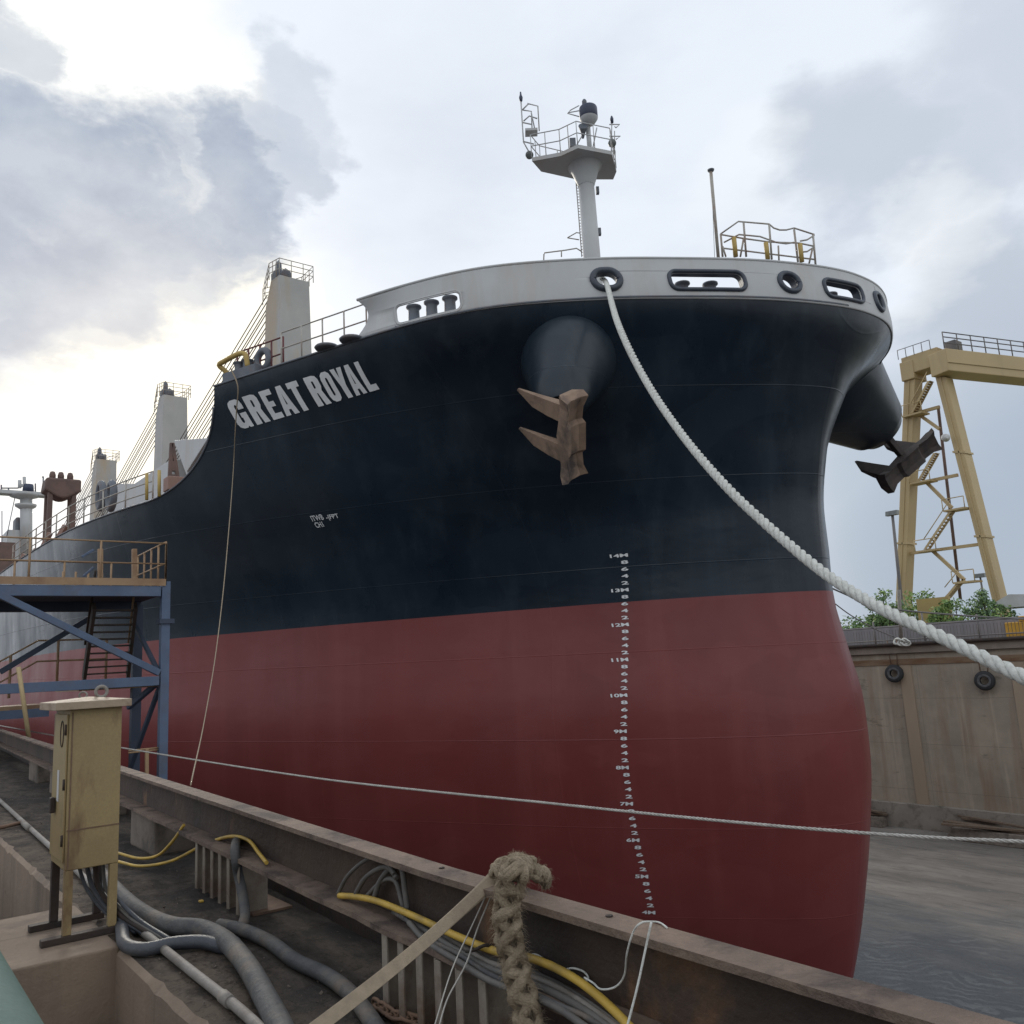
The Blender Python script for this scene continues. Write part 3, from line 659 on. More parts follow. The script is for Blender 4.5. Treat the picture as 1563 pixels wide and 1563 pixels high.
c_, = flat([(811, 202)], mref); MB().obox(c_, R_IN*.25, C_IN*.22, ZZ*.05).build('antenna_shelf', 'white', fm)
c_, = flat([(795, 149)], mref); MB().lathe([(0, -.2), (.06, -.15), (.08, 0), (.04, .12), (.03, .25), (0, .26)], c_, n=10).build('navigation_light', 'navy', fm)
for px, py in ((808, 237), (934, 219)):
    c_, = flat([(px, py)], mref); MB().lathe([(0, -.14), (.12, -.12), (.16, 0), (.165, .1), (.15, .13), (0, .12)], c_, unit(-C_IN*.2+C_IN+V(0, 0, -.4)), 16).build('flood_light', 'lamp', fm)
c_, = flat([(899, 214)], mref); MB().tube([V(*c_)-ZZ*.6, V(*c_)+ZZ*.75], .10, 12).build('lantern_stalk', 'white', fm)
t_, = flat([(899, 185)], mref)
MB().lathe([(0, -.15), (.22, -.12), (.36, .08), (.37, .12)], t_, n=24).build('lantern_base', 'white', fm)
MB().lathe([(.35, .12), (.37, .14), (.37, .55), (.35, .60), (0, .62)], t_, n=24).build('lantern_drum', 'navy', fm)
MB().lathe([(0, .62), (.1, .62), (.1, .9), (.06, .98), (0, 1.0)], t_-unit(R_IN)*.13, n=12).build('top_light', 'greydeck', fm)
wirework([[(884, 161), (871, 168), (866, 173), (884, 178)], [(867, 172), (884, 169)]], .022, 'lantern_guard', 'white', fm)
wirework([[(934, 180), (933, 235)], [(938, 200), (938, 235)], [(930, 190), (946, 190), (940, 195), (938, 193)], [(930, 208), (947, 208), (940, 213)], [(939, 230), (939, 262)], [(911, 195), (905, 225)], [(880, 222), (888, 208)], [(872, 224), (878, 212)]], .025, 'side_light_frame', 'white', fm)
c_, = flat([(890, 202)], mref); MB().lathe([(.05, -.25), (.1, 0), (.2, .25), (.2, .28), (0, .2)], c_, unit(C_IN+ZZ*.5), 14).build('fog_horn', 'greydeck', fm)
c_, = flat([(874, 219)], mref); MB().obox(c_, R_IN*.12, C_IN*.12, ZZ*.18).build('horn_box', 'greydeck', fm)
c_, = flat([(934, 184)], mref); MB().lathe([(0, -.1), (.06, -.1), (.07, .08), (.03, .2), (0, .22)], c_, n=10).build('navigation_light', 'navy', fm)
# ladder down the aft side of the mast
l0 = flat([(879, 276), (888, 392)], mref); l1 = flat([(886, 276), (893, 392)], mref); mb = MB(); mb.tube(l0, .022, 5); mb.tube(l1, .022, 5)
for t in np.linspace(.02, .98, 26): mb.tube([l0[0]*(1-t)+l0[1]*t, l1[0]*(1-t)+l1[1]*t], .015, 5)
mb.build('mast_ladder', 'rail', fm)
for px, py in ((912, 291), (915, 354)): c_, = flat([(px, py)], mref); MB().obox(c_, R_IN*.06, C_IN*.09, ZZ*.14).build('junction_box', 'greydeck', fm)
wirework([[(866, 363), (880, 355), (886, 356)], [(866, 363), (884, 366)]], .022, 'ladder_guard', 'rail', fm)
wirework([[(830, 393), (831, 386), (862, 382), (880, 379), (888, 384)], [(857, 382), (857, 392)], [(830, 400), (830, 388)]], .025, 'access_rail', 'rail', ship, V(MX+1, YC, 24))
# ---- jackstaff and the look-out stand rails at the tip
jref = V(-16.6, YC, 24)
js = wirework([[(1085, 262), (1097, 400)]], .055, 'jackstaff', 'rail', ship, jref, 8)
c_, = flat([(1085, 260)], jref); MB().lathe([(0, -.06), (.1, -.03), (.12, .02), (.05, .06), (0, .07)], c_, n=12).build('jackstaff_cap', 'greydeck', js)
wirework([[(1086, 270), (1091, 400)]], .008, 'halyard', 'greydeck', js, jref, 4)
sref = V(-15.0, YC, 23.3)
st_ = wirework([[(1100, 357), (1127, 338), (1174, 342), (1181, 348), (1190, 351), (1200, 351), (1212, 348), (1243, 358)], [(1100, 358), (1135, 364), (1172, 369), (1190, 370), (1220, 371), (1243, 376)],
                [(1105, 370), (1128, 358), (1160, 361), (1185, 370), (1200, 372), (1212, 370)], [(1105, 379), (1243, 396)], [(1221, 368), (1232, 366), (1243, 359)], [(1221, 385), (1232, 384), (1241, 378)]], .026, 'lookout_railing', 'rail', ship, sref)
for a, b in (((1100, 357), (1103, 392)), ((1135, 340), (1139, 392)), ((1174, 343), (1178, 396)), ((1212, 350), (1218, 400)), ((1241, 358), (1245, 406))):
    wirework([[a, b]], .034, 'post', 'rail', st_, sref)
for a, b in (((1120, 362), (1123, 392)), ((1169, 370), (1172, 396)), ((1221, 372), (1224, 400))): wirework([[a, b]], .075, 'stanchion', 'yelpaint', st_, sref, 8)
wirework([[(1188, 375), (1189, 398)], [(1103, 376), (1108, 392)], [(1135, 364), (1130, 392)], [(1240, 380), (1235, 402)]], .03, 'brace', 'rail', st_, sref)
# ---- forecastle edge aft of the bulwark: rails, roller bed, yellow pipe guard
E_ = lambda s, dz=0., off=-.06: H(s, ztop(min(s, 13.9))-.0, -1, off)+V(0, 0, dz)
def rail_s(s0, s1, n, h, mt, r=.028, zf=None, off=-.12):
    zf = zf or (lambda s: ztop(s)); pts = [H(s, zf(s), -1, off) for s in np.linspace(s0, s1, 14)]
    return rail(ship, pts, h, n, (.52, 1.0), r, mt)
s_b = lambda px, py: float(find(px, py, 11, 19)[0])
sA, sB = s_b(550, 518), s_b(424, 560); sC, sD = s_b(412, 560), s_b(338, 585); print('edge s', sA, sB, sC, sD)
rail_s(sA-.1, sB, 5, 1.1, 'rail')
rail_s(sC+.1, 13.6, 5, 1.15, 'railred', .034, off=-.5)
mb = MB()
for t in range(10):
    a0 = 12.2+(13.75-12.2)*t/10; a1 = 12.2+(13.75-12.2)*(t+1)/10; mb.bar(E_(a0, .17, -.35), E_(a1, .17, -.35), .6, .34)
mb.build('roller_bed', 'greydeck', ship)
for s_ in (12.95, 13.35): bollard(E_(s_, .3, -.4), .16, .42, name='roller_fairlead')
c_ = E_(12.35, .72, -.5); dth = unit(E_(12.5)-E_(12.2)); nn = unit(np.cross(dth, ZZ))
MB().tube([c_-ZZ*.12+dth*.27*math.cos(t)+ZZ*.31*math.sin(t) for t in np.linspace(0, 2*math.pi, 25)[:-1]], .12, 10, closed=True).build('round_fairlead', 'greydeck', ship)
mb = MB(); mb.tube(smooth_path([E_(13.86, .2, -.5), E_(13.85, .50, -.3), E_(13.9, .72, -.1), E_(13.6, .80, -.1), E_(13.2, .86, -.1), E_(12.9, .90, -.15), E_(12.75, .80, -.2), E_(12.72, .40, -.25)], 4), .085, 10)
mb.build('pipe_guard', 'yelpaint', ship)
for px, py in ((500, 534), (538, 523)):
    s_ = s_b(px, py); MB().lathe([(0, 0), (.34, 0), (.38, .05), (.34, .10), (0, .12)], E_(s_, .0, .02), n=18).build('edge_roller', 'greydeck', ship)
# ---- crane posts on the centreline
for i, (px, py) in enumerate(((472, 430), (286, 607), (178, 703))):
    tr = ay(px, py, 23.35); x1, zt_ = tr[0], tr[2]; x0 = x1-2.5; y0, y1 = 21.2, 23.35
    mb = MB(); prof = [(x0-.35, Z_MD), (x1+.5, Z_MD), (x1, zt_), (x0+1.0, zt_+.15), (x0, zt_-1.5)]
    mb.add([(x, y0-.25*(1 if k < 2 else 0), z_) for k, (x, z_) in enumerate(prof)]+[(x, y1+.25*(1 if k < 2 else 0), z_) for k, (x, z_) in enumerate(prof)],
           [(4, 3, 2, 1, 0), (5, 6, 7, 8, 9)]+[(k, (k+1) % 5, 5+(k+1) % 5, 5+k) for k in range(5)])
    cp = mb.build('crane_post', 'post', ship, .04)
    top = [V(x1+.0, y0, zt_), V(x1, y1+.3, zt_), V(x0+.6, y1+.3, zt_), V(x0-.2, y0-.1, zt_-1.2), V(x0+1.2, y0-.2, zt_+.1), V(x1, y0, zt_)]
    mb = MB()
    for b in (.45, .85, 1.2): mb.tube([p+ZZ*b for p in top], .03, 5)
    for j in range(len(top)-1):
        for t in (0, .35, .7): q = top[j]*(1-t)+top[j+1]*t; mb.tube([q, q+ZZ*1.2], .03, 5)
    mb.build('post_railing', 'rail', cp)
    mb = MB(); mb.box((x0+.5, y0+.2, zt_), (x0+1.5, y1-.9, zt_+.9)); mb.lathe([(0, 0), (.25, 0), (.22, .7), (.08, .9), (0, 1)], (x0+.9, y0+.6, zt_+.9), n=10); mb.lathe([(0, 0), (.4, 0), (.35, .5), (0, .8)], (x1-.6, y0+.7, zt_+.1), n=12)
    mb.build('sheave_housing', 'greydeck', cp, .05)
    # number plate on the forward face
    vs, fs = text_mesh('CH1' if i == 0 else 'CH2', .02)
    if i == 0: MB().add([(x1+.26, y0+.9+a*.8, zt_-7.6+b*.45) for a, b, _ in vs], fs).build('number_marking', 'navy', cp)
    # luffing wires from the post head down to the jib
    jend = ay(*((205, 690), (95, 800), (75, 810))[i], YC)
    jend = V(jend[0], YC, 22.0) if i else V(x0-27, YC, 20.8)
    if i < 3:
        for k in range(9):
            a = V(x0+.1+.25*(k % 3), y0+.1, zt_-.5-.42*k); b = V(x0-46+1.1*k, y0-1.6, 21.2-.15*k)
            MB().tube([a, b], .042, 4).build('luffing_wire', 'gdark', cp)
        jb = MB(); zb = 20.0; mid = (x0-13)
        for dy in (-.8, .8): jb.bar((x0-1.0, YC+dy, 19.6), (x0-25, YC+dy, 20.0), .5, .9)
        for xx in np.arange(x0-24, x0-2, 3.0): jb.bar((xx, YC-.8, 19.8), (xx+1.5, YC+.8, 19.8), .2)
        jb.build('crane_jib', 'post', cp)
# ---- main deck side rail, ventilators, hatch covers, gear seen over the edge
sM = lambda px, py, z_=Z_MD: az(px, py, z_)
pts = [H(s, Z_MD, -1, -.15) for s in np.arange(18.3, 40, 2.0)]; rail(ship, pts, 1.15, 11, (.35, .68, 1.0), .03, 'rail')
pts = [H(s, Z_MD, -1, -.15) for s in np.arange(46, 150, 8.0)]; rail(ship, pts, 1.15, 34, (.35, .68, 1.0), .045, 'pink')
for px, py in ((224, 745), (243, 740)):
    MB().tube([ay(px, py+18, 7.6), ay(px, py-22, 7.6)], .055, 8).build('stanchion', 'yelpaint', ship)
for px, py, w in ((154, 757, 1), (170, 757, 1)):
    c_ = ay(px, py, 8.2); MB().tube([c_+V(.42*math.cos(t), 0, .55*math.sin(t)) for t in np.linspace(0, 2*math.pi, 25)[:-1]], .15, 8, closed=True).build('round_fairlead', 'greydeck', ship)
# hatch covers standing half open (pale slabs) between forecastle and the cranes
def slab(P, th, name, mt): return MB().prism(P, th).build(name, mt, ship, .03)
yh = 11.0
slab([ay(265, 672, yh), ay(318, 668, yh), ay(285, 720, yh), ay(262, 745, yh), ay(288, 748, yh+.2)][0:3]+[ay(288, 735, yh)], (0, 9, 0), 'hatch_cover', 'white')
slab([ay(165, 738, yh), ay(205, 738, yh), ay(262, 700, yh), ay(262, 772, yh), ay(165, 785, yh)], (0, 14, 0), 'hatch_coaming', 'white')
mb = MB(); g = [ay(256, 700, 9.6), ay(275, 742, 9.6)]
mb.bar(ax(262, 676, -33), ax(258, 745, -33), .14); mb.bar(ax(263, 676, -33), ax(272, 735, -33), .14); mb.bar(ax(259, 712, -33), ax(269, 712, -33), .12, .4); mb.bar(ax(257, 728, -33), ax(272, 728, -33), .12, .2)
mb.build('hatch_gear', 'redbrown', ship, .03)
MB().obox(ax(268, 740, -31), V(.3, 0, 0), V(0, .35, 0), V(0, 0, .25)).build('deck_locker', 'pink', ship, .03)
# rusty four-legged grab standing on the hatch
XG = -62.
gz = lambda px, py: ax(px, py, XG)
yL, yR = gz(76, 770)[1], gz(112, 770)[1]; zT, zB = gz(95, 748)[2], Z_MD-.2; print('grab', yL, yR, zT)
grab = empty('cargo_grab', (XG, (yL+yR)/2, Z_MD), 'rust brown four-post grab frame standing on the deck beside the aft cranes', 'cargo grab')
for yy in (yL, yR):
    for xx in (XG, XG-1.2): MB().bar((xx, yy, zB), (xx, yy, zT), .3, .3).build('leg', 'redbrown', grab, .05)
mb = MB(); rows = []
for k in range(13): t = k/12; rows.append((XG+.3, yL-.4+(yR-yL+.8)*t, zT-.1-.5*math.sin(math.pi*t)**1.5))
mb.prism(rows+[(XG+.3, yR+.4, zT+.75), (XG+.3, yL-.3, zT+.75)], (-1.6, 0, 0)); mb.build('head_block', 'redbrown', grab, .12)
for t in (.12, .48, .88): MB().lathe([(0, 0), (.2, 0), (.2, .35), (.14, .55), (0, .6)], (XG-.5, yL+(yR-yL)*t, zT+.75), n=12).build('sheave', 'redbrown', grab)
MB().lathe([(0, 0), (.8, 0), (.7, .6), (.3, .9), (.2, 1.3), (0, 1.4)], (XG-1.2, (yL+yR)/2, zB+1.6), n=14).build('winch_drum', 'redbrown', grab)
# deck gear in faded red further aft
for x, h_, w in ((-66, 1.0, 6), (-80, 2.0, 6), (-95, 1.8, 7), (-110, 1.9, 7), (-124, 2.2, 7)):
    MB().box((x-w, 11.5, Z_MD), (x+w, 33, Z_MD+h_)).build('hatch_coaming', 'pink', ship, .05)
for k, x in enumerate(np.arange(-50, -120, -4.5)):
    MB().bar((x, 7.6, Z_MD), (x+1.0, 8.4, Z_MD+1.9+.3*(k % 2)), .22).build('vent_pipe', 'pink', ship)
mb = MB(); mb.tube([(-48, 8.8, 19.0), (-120, 8.8, 19.0)], .22, 8); mb.build('deck_pipe', 'pink', ship)
# ---- aft: deckhouse and radar mast
xb = -165.
def bx(px, py): return ax(px, py, xb)
q = bx(10, 850); dh = MB(); a, b = bx(11, 807), bx(36, 840)
dh.box((xb-14, 9, Z_MD), (xb, 35, 26.5)); dh.build('deckhouse', 'white', ship, .05)
a, b = bx(12, 808), bx(35, 825)
ob = MB().box((xb-8, min(a[1], b[1]), 24), (xb-.2, max(a[1], b[1]), a[2])); wh = ob.build('wheelhouse', 'white', ship, .05)
a, b = bx(25, 788), bx(32, 808); MB().box((xb-4, a[1], b[2]-1), (xb-.5, b[1], a[2])).build('funnel', 'greydeck', ship, .3)
def bw(polys, r, name, mt='white', par=None, n=6):
    mb = MB()
    for P in polys: mb.tube([bx(*p) for p in P], r, n)
    return mb.build(name, mt, par or ship)
rm = bw([[(40, 845), (40, 758)]], .95, 'radar_mast', n=12)
mb = MB(); c_ = bx(37, 754); mb.lathe([(.6, -1.0), (2.2, -.5), (2.4, 0), (0, .3)], c_, n=14); mb.obox(c_, V(0, 5.0, 0), V(1.2, 0, 0), V(0, 0, .3)); mb.build('mast_yard', 'white', rm)
MB().lathe([(.8, 0), (1.6, .5), (1.7, .9), (.8, 1.0)], bx(39, 778), n=14).build('crows_nest', 'white', rm)
bw([[(38, 754), (37, 728)], [(30, 741), (48, 741)], [(30, 733), (30, 745)]], .28, 'radar_scanner', 'white', rm)
MB().lathe([(0, 0), (.9, 0), (.8, 1.2), (0, 1.3)], bx(43, 750), n=12).build('radar_drum', 'navy', rm)
bw([[(66, 754), (66, 728)], [(54, 754), (54, 738)], [(2, 752), (2, 740)], [(13, 752), (13, 745)], [(2, 745), (28, 745)], [(64, 728), (67, 728)]], .12, 'mast_aerials', 'greydeck', rm)
bw([[(3, 780), (3, 850)], [(23, 758), (10, 820)]], .07, 'mast_stays', 'greydeck', rm)
c_ = ax(0, 842, xb+20); c2_ = ax(24, 828, xb+20); MB().box((xb+12, c_[1]-7, Z_MD), (xb+20, c2_[1], c2_[2])).build('deck_store', 'redbrown', ship, .05)
# ================================================================== THE DOCK AND WHAT STANDS ROUND IT
ZF = -1.5                                                          # dock floor
def setting(mb, name, mt): o = mb.build(name, mt); o['kind'] = 'structure'; return o
# ---- dock floor: silt, film of water, ripples where water drains past the keel
m = bpy.data.materials.new('dock_floor_wet'); m.use_nodes = True; T = NT(m.node_tree); p = T.n['Principled BSDF']
co = T.add('ShaderNodeTexCoord').outputs['Object']
geo = T.add('ShaderNodeNewGeometry').outputs['Position']; sp = T.n.new('ShaderNodeSeparateXYZ'); T.set(sp, 0, geo)
col = T.mix(T.rng(T.noise(T.scale(geo, (.16, .5, 1)), 1.0, 9, .68), .36, .64), (.23, .205, .18), (.12, .108, .097))
col = T.mix(T.rng(T.noise(T.scale(geo, (.3, 1.6, 1)), 1.3, 8, .7), .5, .68, 0, .7), col, (.07, .063, .056))
col = T.mix(T.rng(T.noise(geo, 2.2, 8, .8), .6, .68, 0, .6), col, (.34, .31, .27))
edge = T.math('ADD', sp.outputs[1], T.math('MULTIPLY', T.rng(T.noise(T.scale(geo, (.12, .3, 1)), 1.0, 6, .6), 0, 1, -11, 11), 1.0))
wet = T.rng(edge, 46, 34, 0, 1, True)
col = T.mix(T.math('MULTIPLY', wet, .88), col, (.040, .052, .066))
rip = T.noise(T.scale(geo, (.5, 1.2, 1)), 6, 6, .65, .4)
wv = T.add('ShaderNodeTexWave'); wv.wave_type = 'RINGS'; wv.rings_direction = 'Z'; wv.inputs['Scale'].default_value = .55; wv.inputs['Distortion'].default_value = 22; wv.inputs['Detail'].default_value = 4; wv.inputs['Detail Scale'].default_value = .8
T.set(wv, 'Vector', T.vmath('ADD', geo, (14, -22, 0)))
swirl = T.math('MULTIPLY', T.rng(wv.outputs[1], .55, .95), T.rng(T.noise(geo, .5, 4, .6), .45, .62))
pale_streaks = T.math('MULTIPLY', T.rng(T.noise(T.scale(geo, (1, 2.2, 1)), 9, 5, .75), .60, .68), T.rng(T.noise(geo, .16, 4, .5), .40, .56))
pale_streaks = T.math('MAXIMUM', pale_streaks, T.math('MULTIPLY', swirl, .22))
col = T.mix(T.math('MULTIPLY', T.math('MULTIPLY', pale_streaks, wet), .75), col, (.42, .44, .42))  # streaky highlights of the wet floor mixed in as pale colour
T.set(p, 'Base Color', col); T.set(p, 'Roughness', T.rng(wet, 0, 1, .85, .38)); 
b = T.add('ShaderNodeBump'); b.inputs['Strength'].default_value = .35; b.inputs['Distance'].default_value = .08; T.set(b, 'Height', rip); T.set(p, 'Normal', b.outputs[0])
M['floor'] = m
mb = MB(); mb.grid([[(x, y, ZF) for x in np.linspace(-230, 60, 30)] for y in np.linspace(2.6, 59.2, 12)], False); setting(mb, 'dock_floor', 'floor')
# ground behind the far wall out to the horizon
mb = MB(); mb.grid([[(x, y, 10.55) for x in np.linspace(-2500, 2500, 20)] for y in (61, 90, 200, 800, 2500)], False); setting(mb, 'ground', 'earth')
# land behind the near quay and at the dock's head
mb = MB(); mb.grid([[(x, y, 9.0) for x in (-2500, -230, 60, 2500)] for y in (-2500, -60, -3.0)], False); setting(mb, 'near_ground', mat('yard_ground', (.10, .09, .08), (.07, .065, .06), .5, .9))
mb = MB(); mb.grid([[(x, y, 10.4) for x in (-2500, -232)] for y in (-3, 61)], False); setting(mb, 'stern_ground', 'earth')
mb = MB(); mb.box((62, -3, -2), (90, 61, 9.2)); setting(mb, 'dock_head', 'quay')
# ---- far dock wall
WY = 59.0
wall = MB().box((-230, WY, ZF-.5), (60, WY+2.2, 10.35)).build('dock_wall', 'wall'); tag(wall, 'tall stained tan concrete wall on the far side of the dry dock', 'dock wall')
cp_ = MB().box((-230, WY-.25, 10.37), (60, WY+2.0, 10.95)).build('coping', 'coping', wall)
mb = MB(); mb.tube([(-230, WY-.40, 10.98), (60, WY-.40, 10.98)], .13, 10); mb.build('service_pipe', 'dark', wall)
mb = MB().box((-230, WY-.06, 9.55), (60, WY-.003, 9.95)); mb.build('waling_strip', mat('wall_rust_band', (.16, .085, .045), (.24, .17, .11), .6, .9, stretch=(1, 1, 4)), wall)
MB().box((-230, WY-.5, ZF), (60, WY-.003, .1)).build('wall_toe', mat('toe_algae_concrete', (.30, .265, .225), (.22, .20, .175), .7, .85, bump=.4, stain=(.07, .065, .05), samt=.7), wall)
# vertical rust run / pilaster seen right of the bow
for px in (1385, 1557, 1250, 1120):
    q = ay(px, 1040, WY); mb = MB(); mb.box((q[0]-.42, WY-.10, .11), (q[0]+.42, WY-.004, 9.5)); mb.build('wall_rib', mat('rib_rust', (.37, .285, .205), (.30, .235, .175), .4, .9, stretch=(1, 1, .2)) if 'rib_rust' not in bpy.data.materials else bpy.data.materials['rib_rust'], wall)
# tyres hung on the wall
def tyre(c, lab):
    root = empty('tyre_fender', c, lab, 'tyre', 'tyre fenders on the far dock wall')
    prof = [(a*.66, b*.66) for a, b in [(.40, -.28), (.50, -.34), (.78, -.33), (.92, -.22), (.96, 0), (.92, .22), (.78, .33), (.50, .34), (.40, .28), (.44, 0), (.40, -.28)]]
    mb = MB(); mb.lathe(prof, c, (0.25, -1, .05), 28); mb.build('casing', 'rubber', root)
    mb = MB(); mb.lathe([(.28, .20), (.33, .235), (.42, .236), (.41, .242), (.32, .245), (.27, .22)], c, (0.25, -1, .05), 28); mb.build('rim_bead', 'tyrein', root)
    for dx in (-.45, .45): MB().tube([c+V(dx*.5, .1, .5), c+V(dx*.8, .25, 2.3)], .035, 5).build('hanging_chain', 'rust', root)
    return root
tyre(ay(1365, 1028, WY-.3), 'black tyre hanging on the far dock wall beside the red bow')
tyre(ay(1503, 1039, WY-.3), 'black tyre on the far wall under the right end of the thick rope')
# ---- fence along the far coping
fn = empty('coping_fence', (-30, WY+1.6, 10.95), 'long grey sheet fence with dark posts and rails along the far dock wall', 'fence')
mb = MB(); mb.box((-70, WY+3.0, 10.6), (40, WY+3.06, 12.4)); mb.build('sheet_panel', 'fence', fn)
mb = MB(); mb.tube([(-70, WY+.5, 12.25), (40, WY+.5, 12.25)], .05, 6); mb.tube([(-70, WY+.5, 11.3), (40, WY+.5, 11.3)], .05, 6); mb.build('handrail', 'gdark', fn)
for x in np.arange(-60, 20, 3.7): MB().tube([(x, WY+.5, 10.95), (x, WY+.5, 12.7 if int(x) % 3 else 13.1)], .06, 6).build('post', 'gdark', fn)
mb = MB()
for x in np.arange(-36, -16, .22): mb.bar((x, WY+.9, 10.95), (x, WY+.9, 12.05), .025)
mb.build('mesh_bars', 'gdark', fn)
# white rope coil knotted on the coping
mb = MB(); q = ay(1381, 979, WY-.62)
for k in range(5):
    c_ = q+V(random.uniform(-.5, .5), -.1, random.uniform(-.12, .2)); mb.tube([c_+V(.28*math.cos(t), -.1*math.sin(2*t), .2*math.sin(t)) for t in np.linspace(0, 6.1, 14)], .06, 6)
solo(mb, 'rope_coil', 'ropew', 'small tangle of white rope on the far wall coping above a tyre', 'rope')
# ---- earth mound, ochre wall, distant bits beyond the fence
mb = MB(); rows = []
for y in (WY+5, WY+10, WY+16, WY+26):
    rows.append([(x, y, 10.6+(1.7+.9*math.sin(x*.21)+.5*math.sin(x*.57+1))*math.exp(-((y-WY-13)/9)**2)*sm01(-62, -44, x)) for x in np.arange(-70, 30, 2.0)])
mb.grid(rows); setting(mb, 'earth_bank', 'earth')
q0, q1 = ay(1398, 915, WY+9), ay(1450, 936, WY+9); solo(MB().box((q0[0], WY+9, 11), (q1[0], WY+9.4, q0[2])), 'garden_wall', 'ochrewall', 'low ochre wall half hidden by green shrubs near the yellow crane', 'wall')
q = ay(1540, 922, WY+12)
hut = empty('shelter_hut', (q[0], WY+12, 11), 'pale roofed open hut at the right edge beyond the far wall', 'hut')
mb = MB(); mb.prism([(q[0]-1.6, WY+11, q[2]-.3), (q[0]+5, WY+11, q[2]-.3), (q[0]+5, WY+11, q[2]+.3), (q[0]+.5, WY+11, q[2]+.7)], (0, 4, 0)); mb.build('roof', 'pale', hut)
for dx in (-.9, 3.4): MB().bar((q[0]+dx, WY+11.4, 10.6), (q[0]+dx, WY+11.4, q[2]-.2), .25).build('post', 'gdark', hut)
q = ay(1559, 962, WY+1.6)
mc = empty('yellow_capstan', (q[0], WY+1.3, 10.96), 'yellow-orange machine box at the right edge on the far coping', 'machine')
MB().box((q[0]-.7, WY+.9, 10.96), (q[0]+2.2, WY+1.9, q[2]+.55)).build('casing', 'orange', mc, .06); MB().box((q[0]+.2, WY+.9, q[2]+.56), (q[0]+1.6, WY+1.7, q[2]+.9)).build('lid', 'orange', mc, .04)
# ---- keel blocks with timber on the floor at the right
def block(c, sx, sy, sz, lab, seed):
    rnd = random.Random(seed); root = empty('keel_block', c, lab, 'keel block', 'spare keel blocks on the dock floor')
    c = np.array(c); MB().hexa([c+V(*v) for v in ((-sx, -sy, 0), (sx, -sy, 0), (sx, sy, 0), (-sx, sy, 0), (-sx*.9, -sy*.85, sz), (sx*.9, -sy*.85, sz), (sx*.9, sy*.85, sz), (-sx*.9, sy*.85, sz))]).build('block_body', 'stone', root, .05)
    for k in range(5):
        a = rnd.uniform(-.25, .25); L = sx*rnd.uniform(.9, 1.25); o = V(rnd.uniform(-.3, .3), rnd.uniform(-.7, .7)*sy, sz+.08+.13*(k//2)); MB().obox(c+o, V(math.cos(a), math.sin(a), rnd.uniform(-.04, .04))*L, V(-math.sin(a), math.cos(a), 0)*.16, ZZ*.06).build('plank', 'wood', root)
q = az(1535, 1285, ZF); block((q[0]+.5, q[1], ZF), 3.6, 1.4, .75, 'low concrete block topped with broken brown planks at the right on the dock floor', 1)
q = az(1345, 1259, ZF); block((q[0]-1.0, q[1], ZF), 1.6, 1.0, .65, 'small concrete block with planks beside the foot of the red bow', 2)
# ---- yellow gantry crane beyond
GY = 85.
gc = empty('gantry_crane', (-40, GY, 10.6), 'tall cream yellow gantry crane behind the dock on the right', 'crane')
gp = lambda px, py, y=GY: ay(px, py, y)
def leg(a0, a1, b0, b1, y=GY, th=1.6, zb=10.6):   # top-left, top-right, bottom-left, bottom-right pixels
    P = [gp(*a0, y), gp(*a1, y), gp(*b1, y), gp(*b0, y)]
    d0 = P[3]-P[0]; P[3] = P[0]+d0*((zb-P[0][2])/d0[2]); d1 = P[2]-P[1]; P[2] = P[1]+d1*((zb-P[1][2])/d1[2])
    o = MB().prism(P, (0, th, 0)).build('leg', 'gantry', gc, .06)
    for t in (.3, .62, .9):
        A_, B_ = P[0]*(1-t)+P[3]*t, P[1]*(1-t)+P[2]*t; d = unit(B_-A_); mb = MB(); mb.prism([A_-d*.12+ZZ*.1-V(0, .1, 0), B_+d*.12+ZZ*.1-V(0, .1, 0), B_+d*.12-ZZ*.1-V(0, .1, 0), A_-d*.12-ZZ*.1-V(0, .1, 0)], (0, th+.2, 0)); mb.build('flange', 'gantry', o)
    mb = MB()
    for t in (.5,): A_, B_ = P[0]*(1-t)+P[1]*t, P[3]*(1-t)+P[2]*t; mb.bar(A_-V(0, .02, 0), B_-V(0, .02, 0), .10, .16, up=(0, 1, 0))
    mb.build('stiffener', 'gantry', o)
leg((1380, 572), (1397, 572), (1368, 890), (1382, 890))
leg((1427, 575), (1443, 575), (1515, 920), (1529, 920))
# cross head and main girder running away to the right
tA, tB = gp(1378, 560), gp(1424, 545)
MB().box((tA[0], GY-.2, tA[2]-1.0), (tB[0]+.6, GY+2.2, tA[2]+.9)).build('cross_head', 'gantry', gc, .08)
MB().box((tA[0]-.2, GY-.3, tA[2]-1.6), (tA[0]+1.2, GY+2.3, tA[2]+.4)).build('leg_cap', 'gantry', gc, .08)
g0 = gp(1424, 543); g1 = gp(1424, 578); x0 = g0[0]
gd = unit(V(.27, .96, 0)); gn = V(gd[1], -gd[0], 0); gs = V(x0-.2, GY-.6, 0)
mb = MB(); mb.prism([gs+ZZ*g1[2], gs+gn*2.1+ZZ*g1[2], gs+gn*2.1+ZZ*g0[2], gs+ZZ*g0[2]], gd*60); mb.build('main_girder', 'gantry', gc, .08)
zm_ = g1[2]*.6+g0[2]*.4; mb = MB(); mb.prism([gs+gn*2.11+ZZ*(zm_-.1), gs+gn*2.2+ZZ*(zm_-.1), gs+gn*2.2+ZZ*(zm_+.1), gs+gn*2.11+ZZ*(zm_+.1)], gd*60); mb.build('girder_rib', 'gantry', gc)
mb = MB()
for b in (.6, 1.2, 1.7): mb.tube([gs+gn*2+ZZ*(g0[2]+b), gs+gn*2+gd*60+ZZ*(g0[2]+b)], .06, 5)
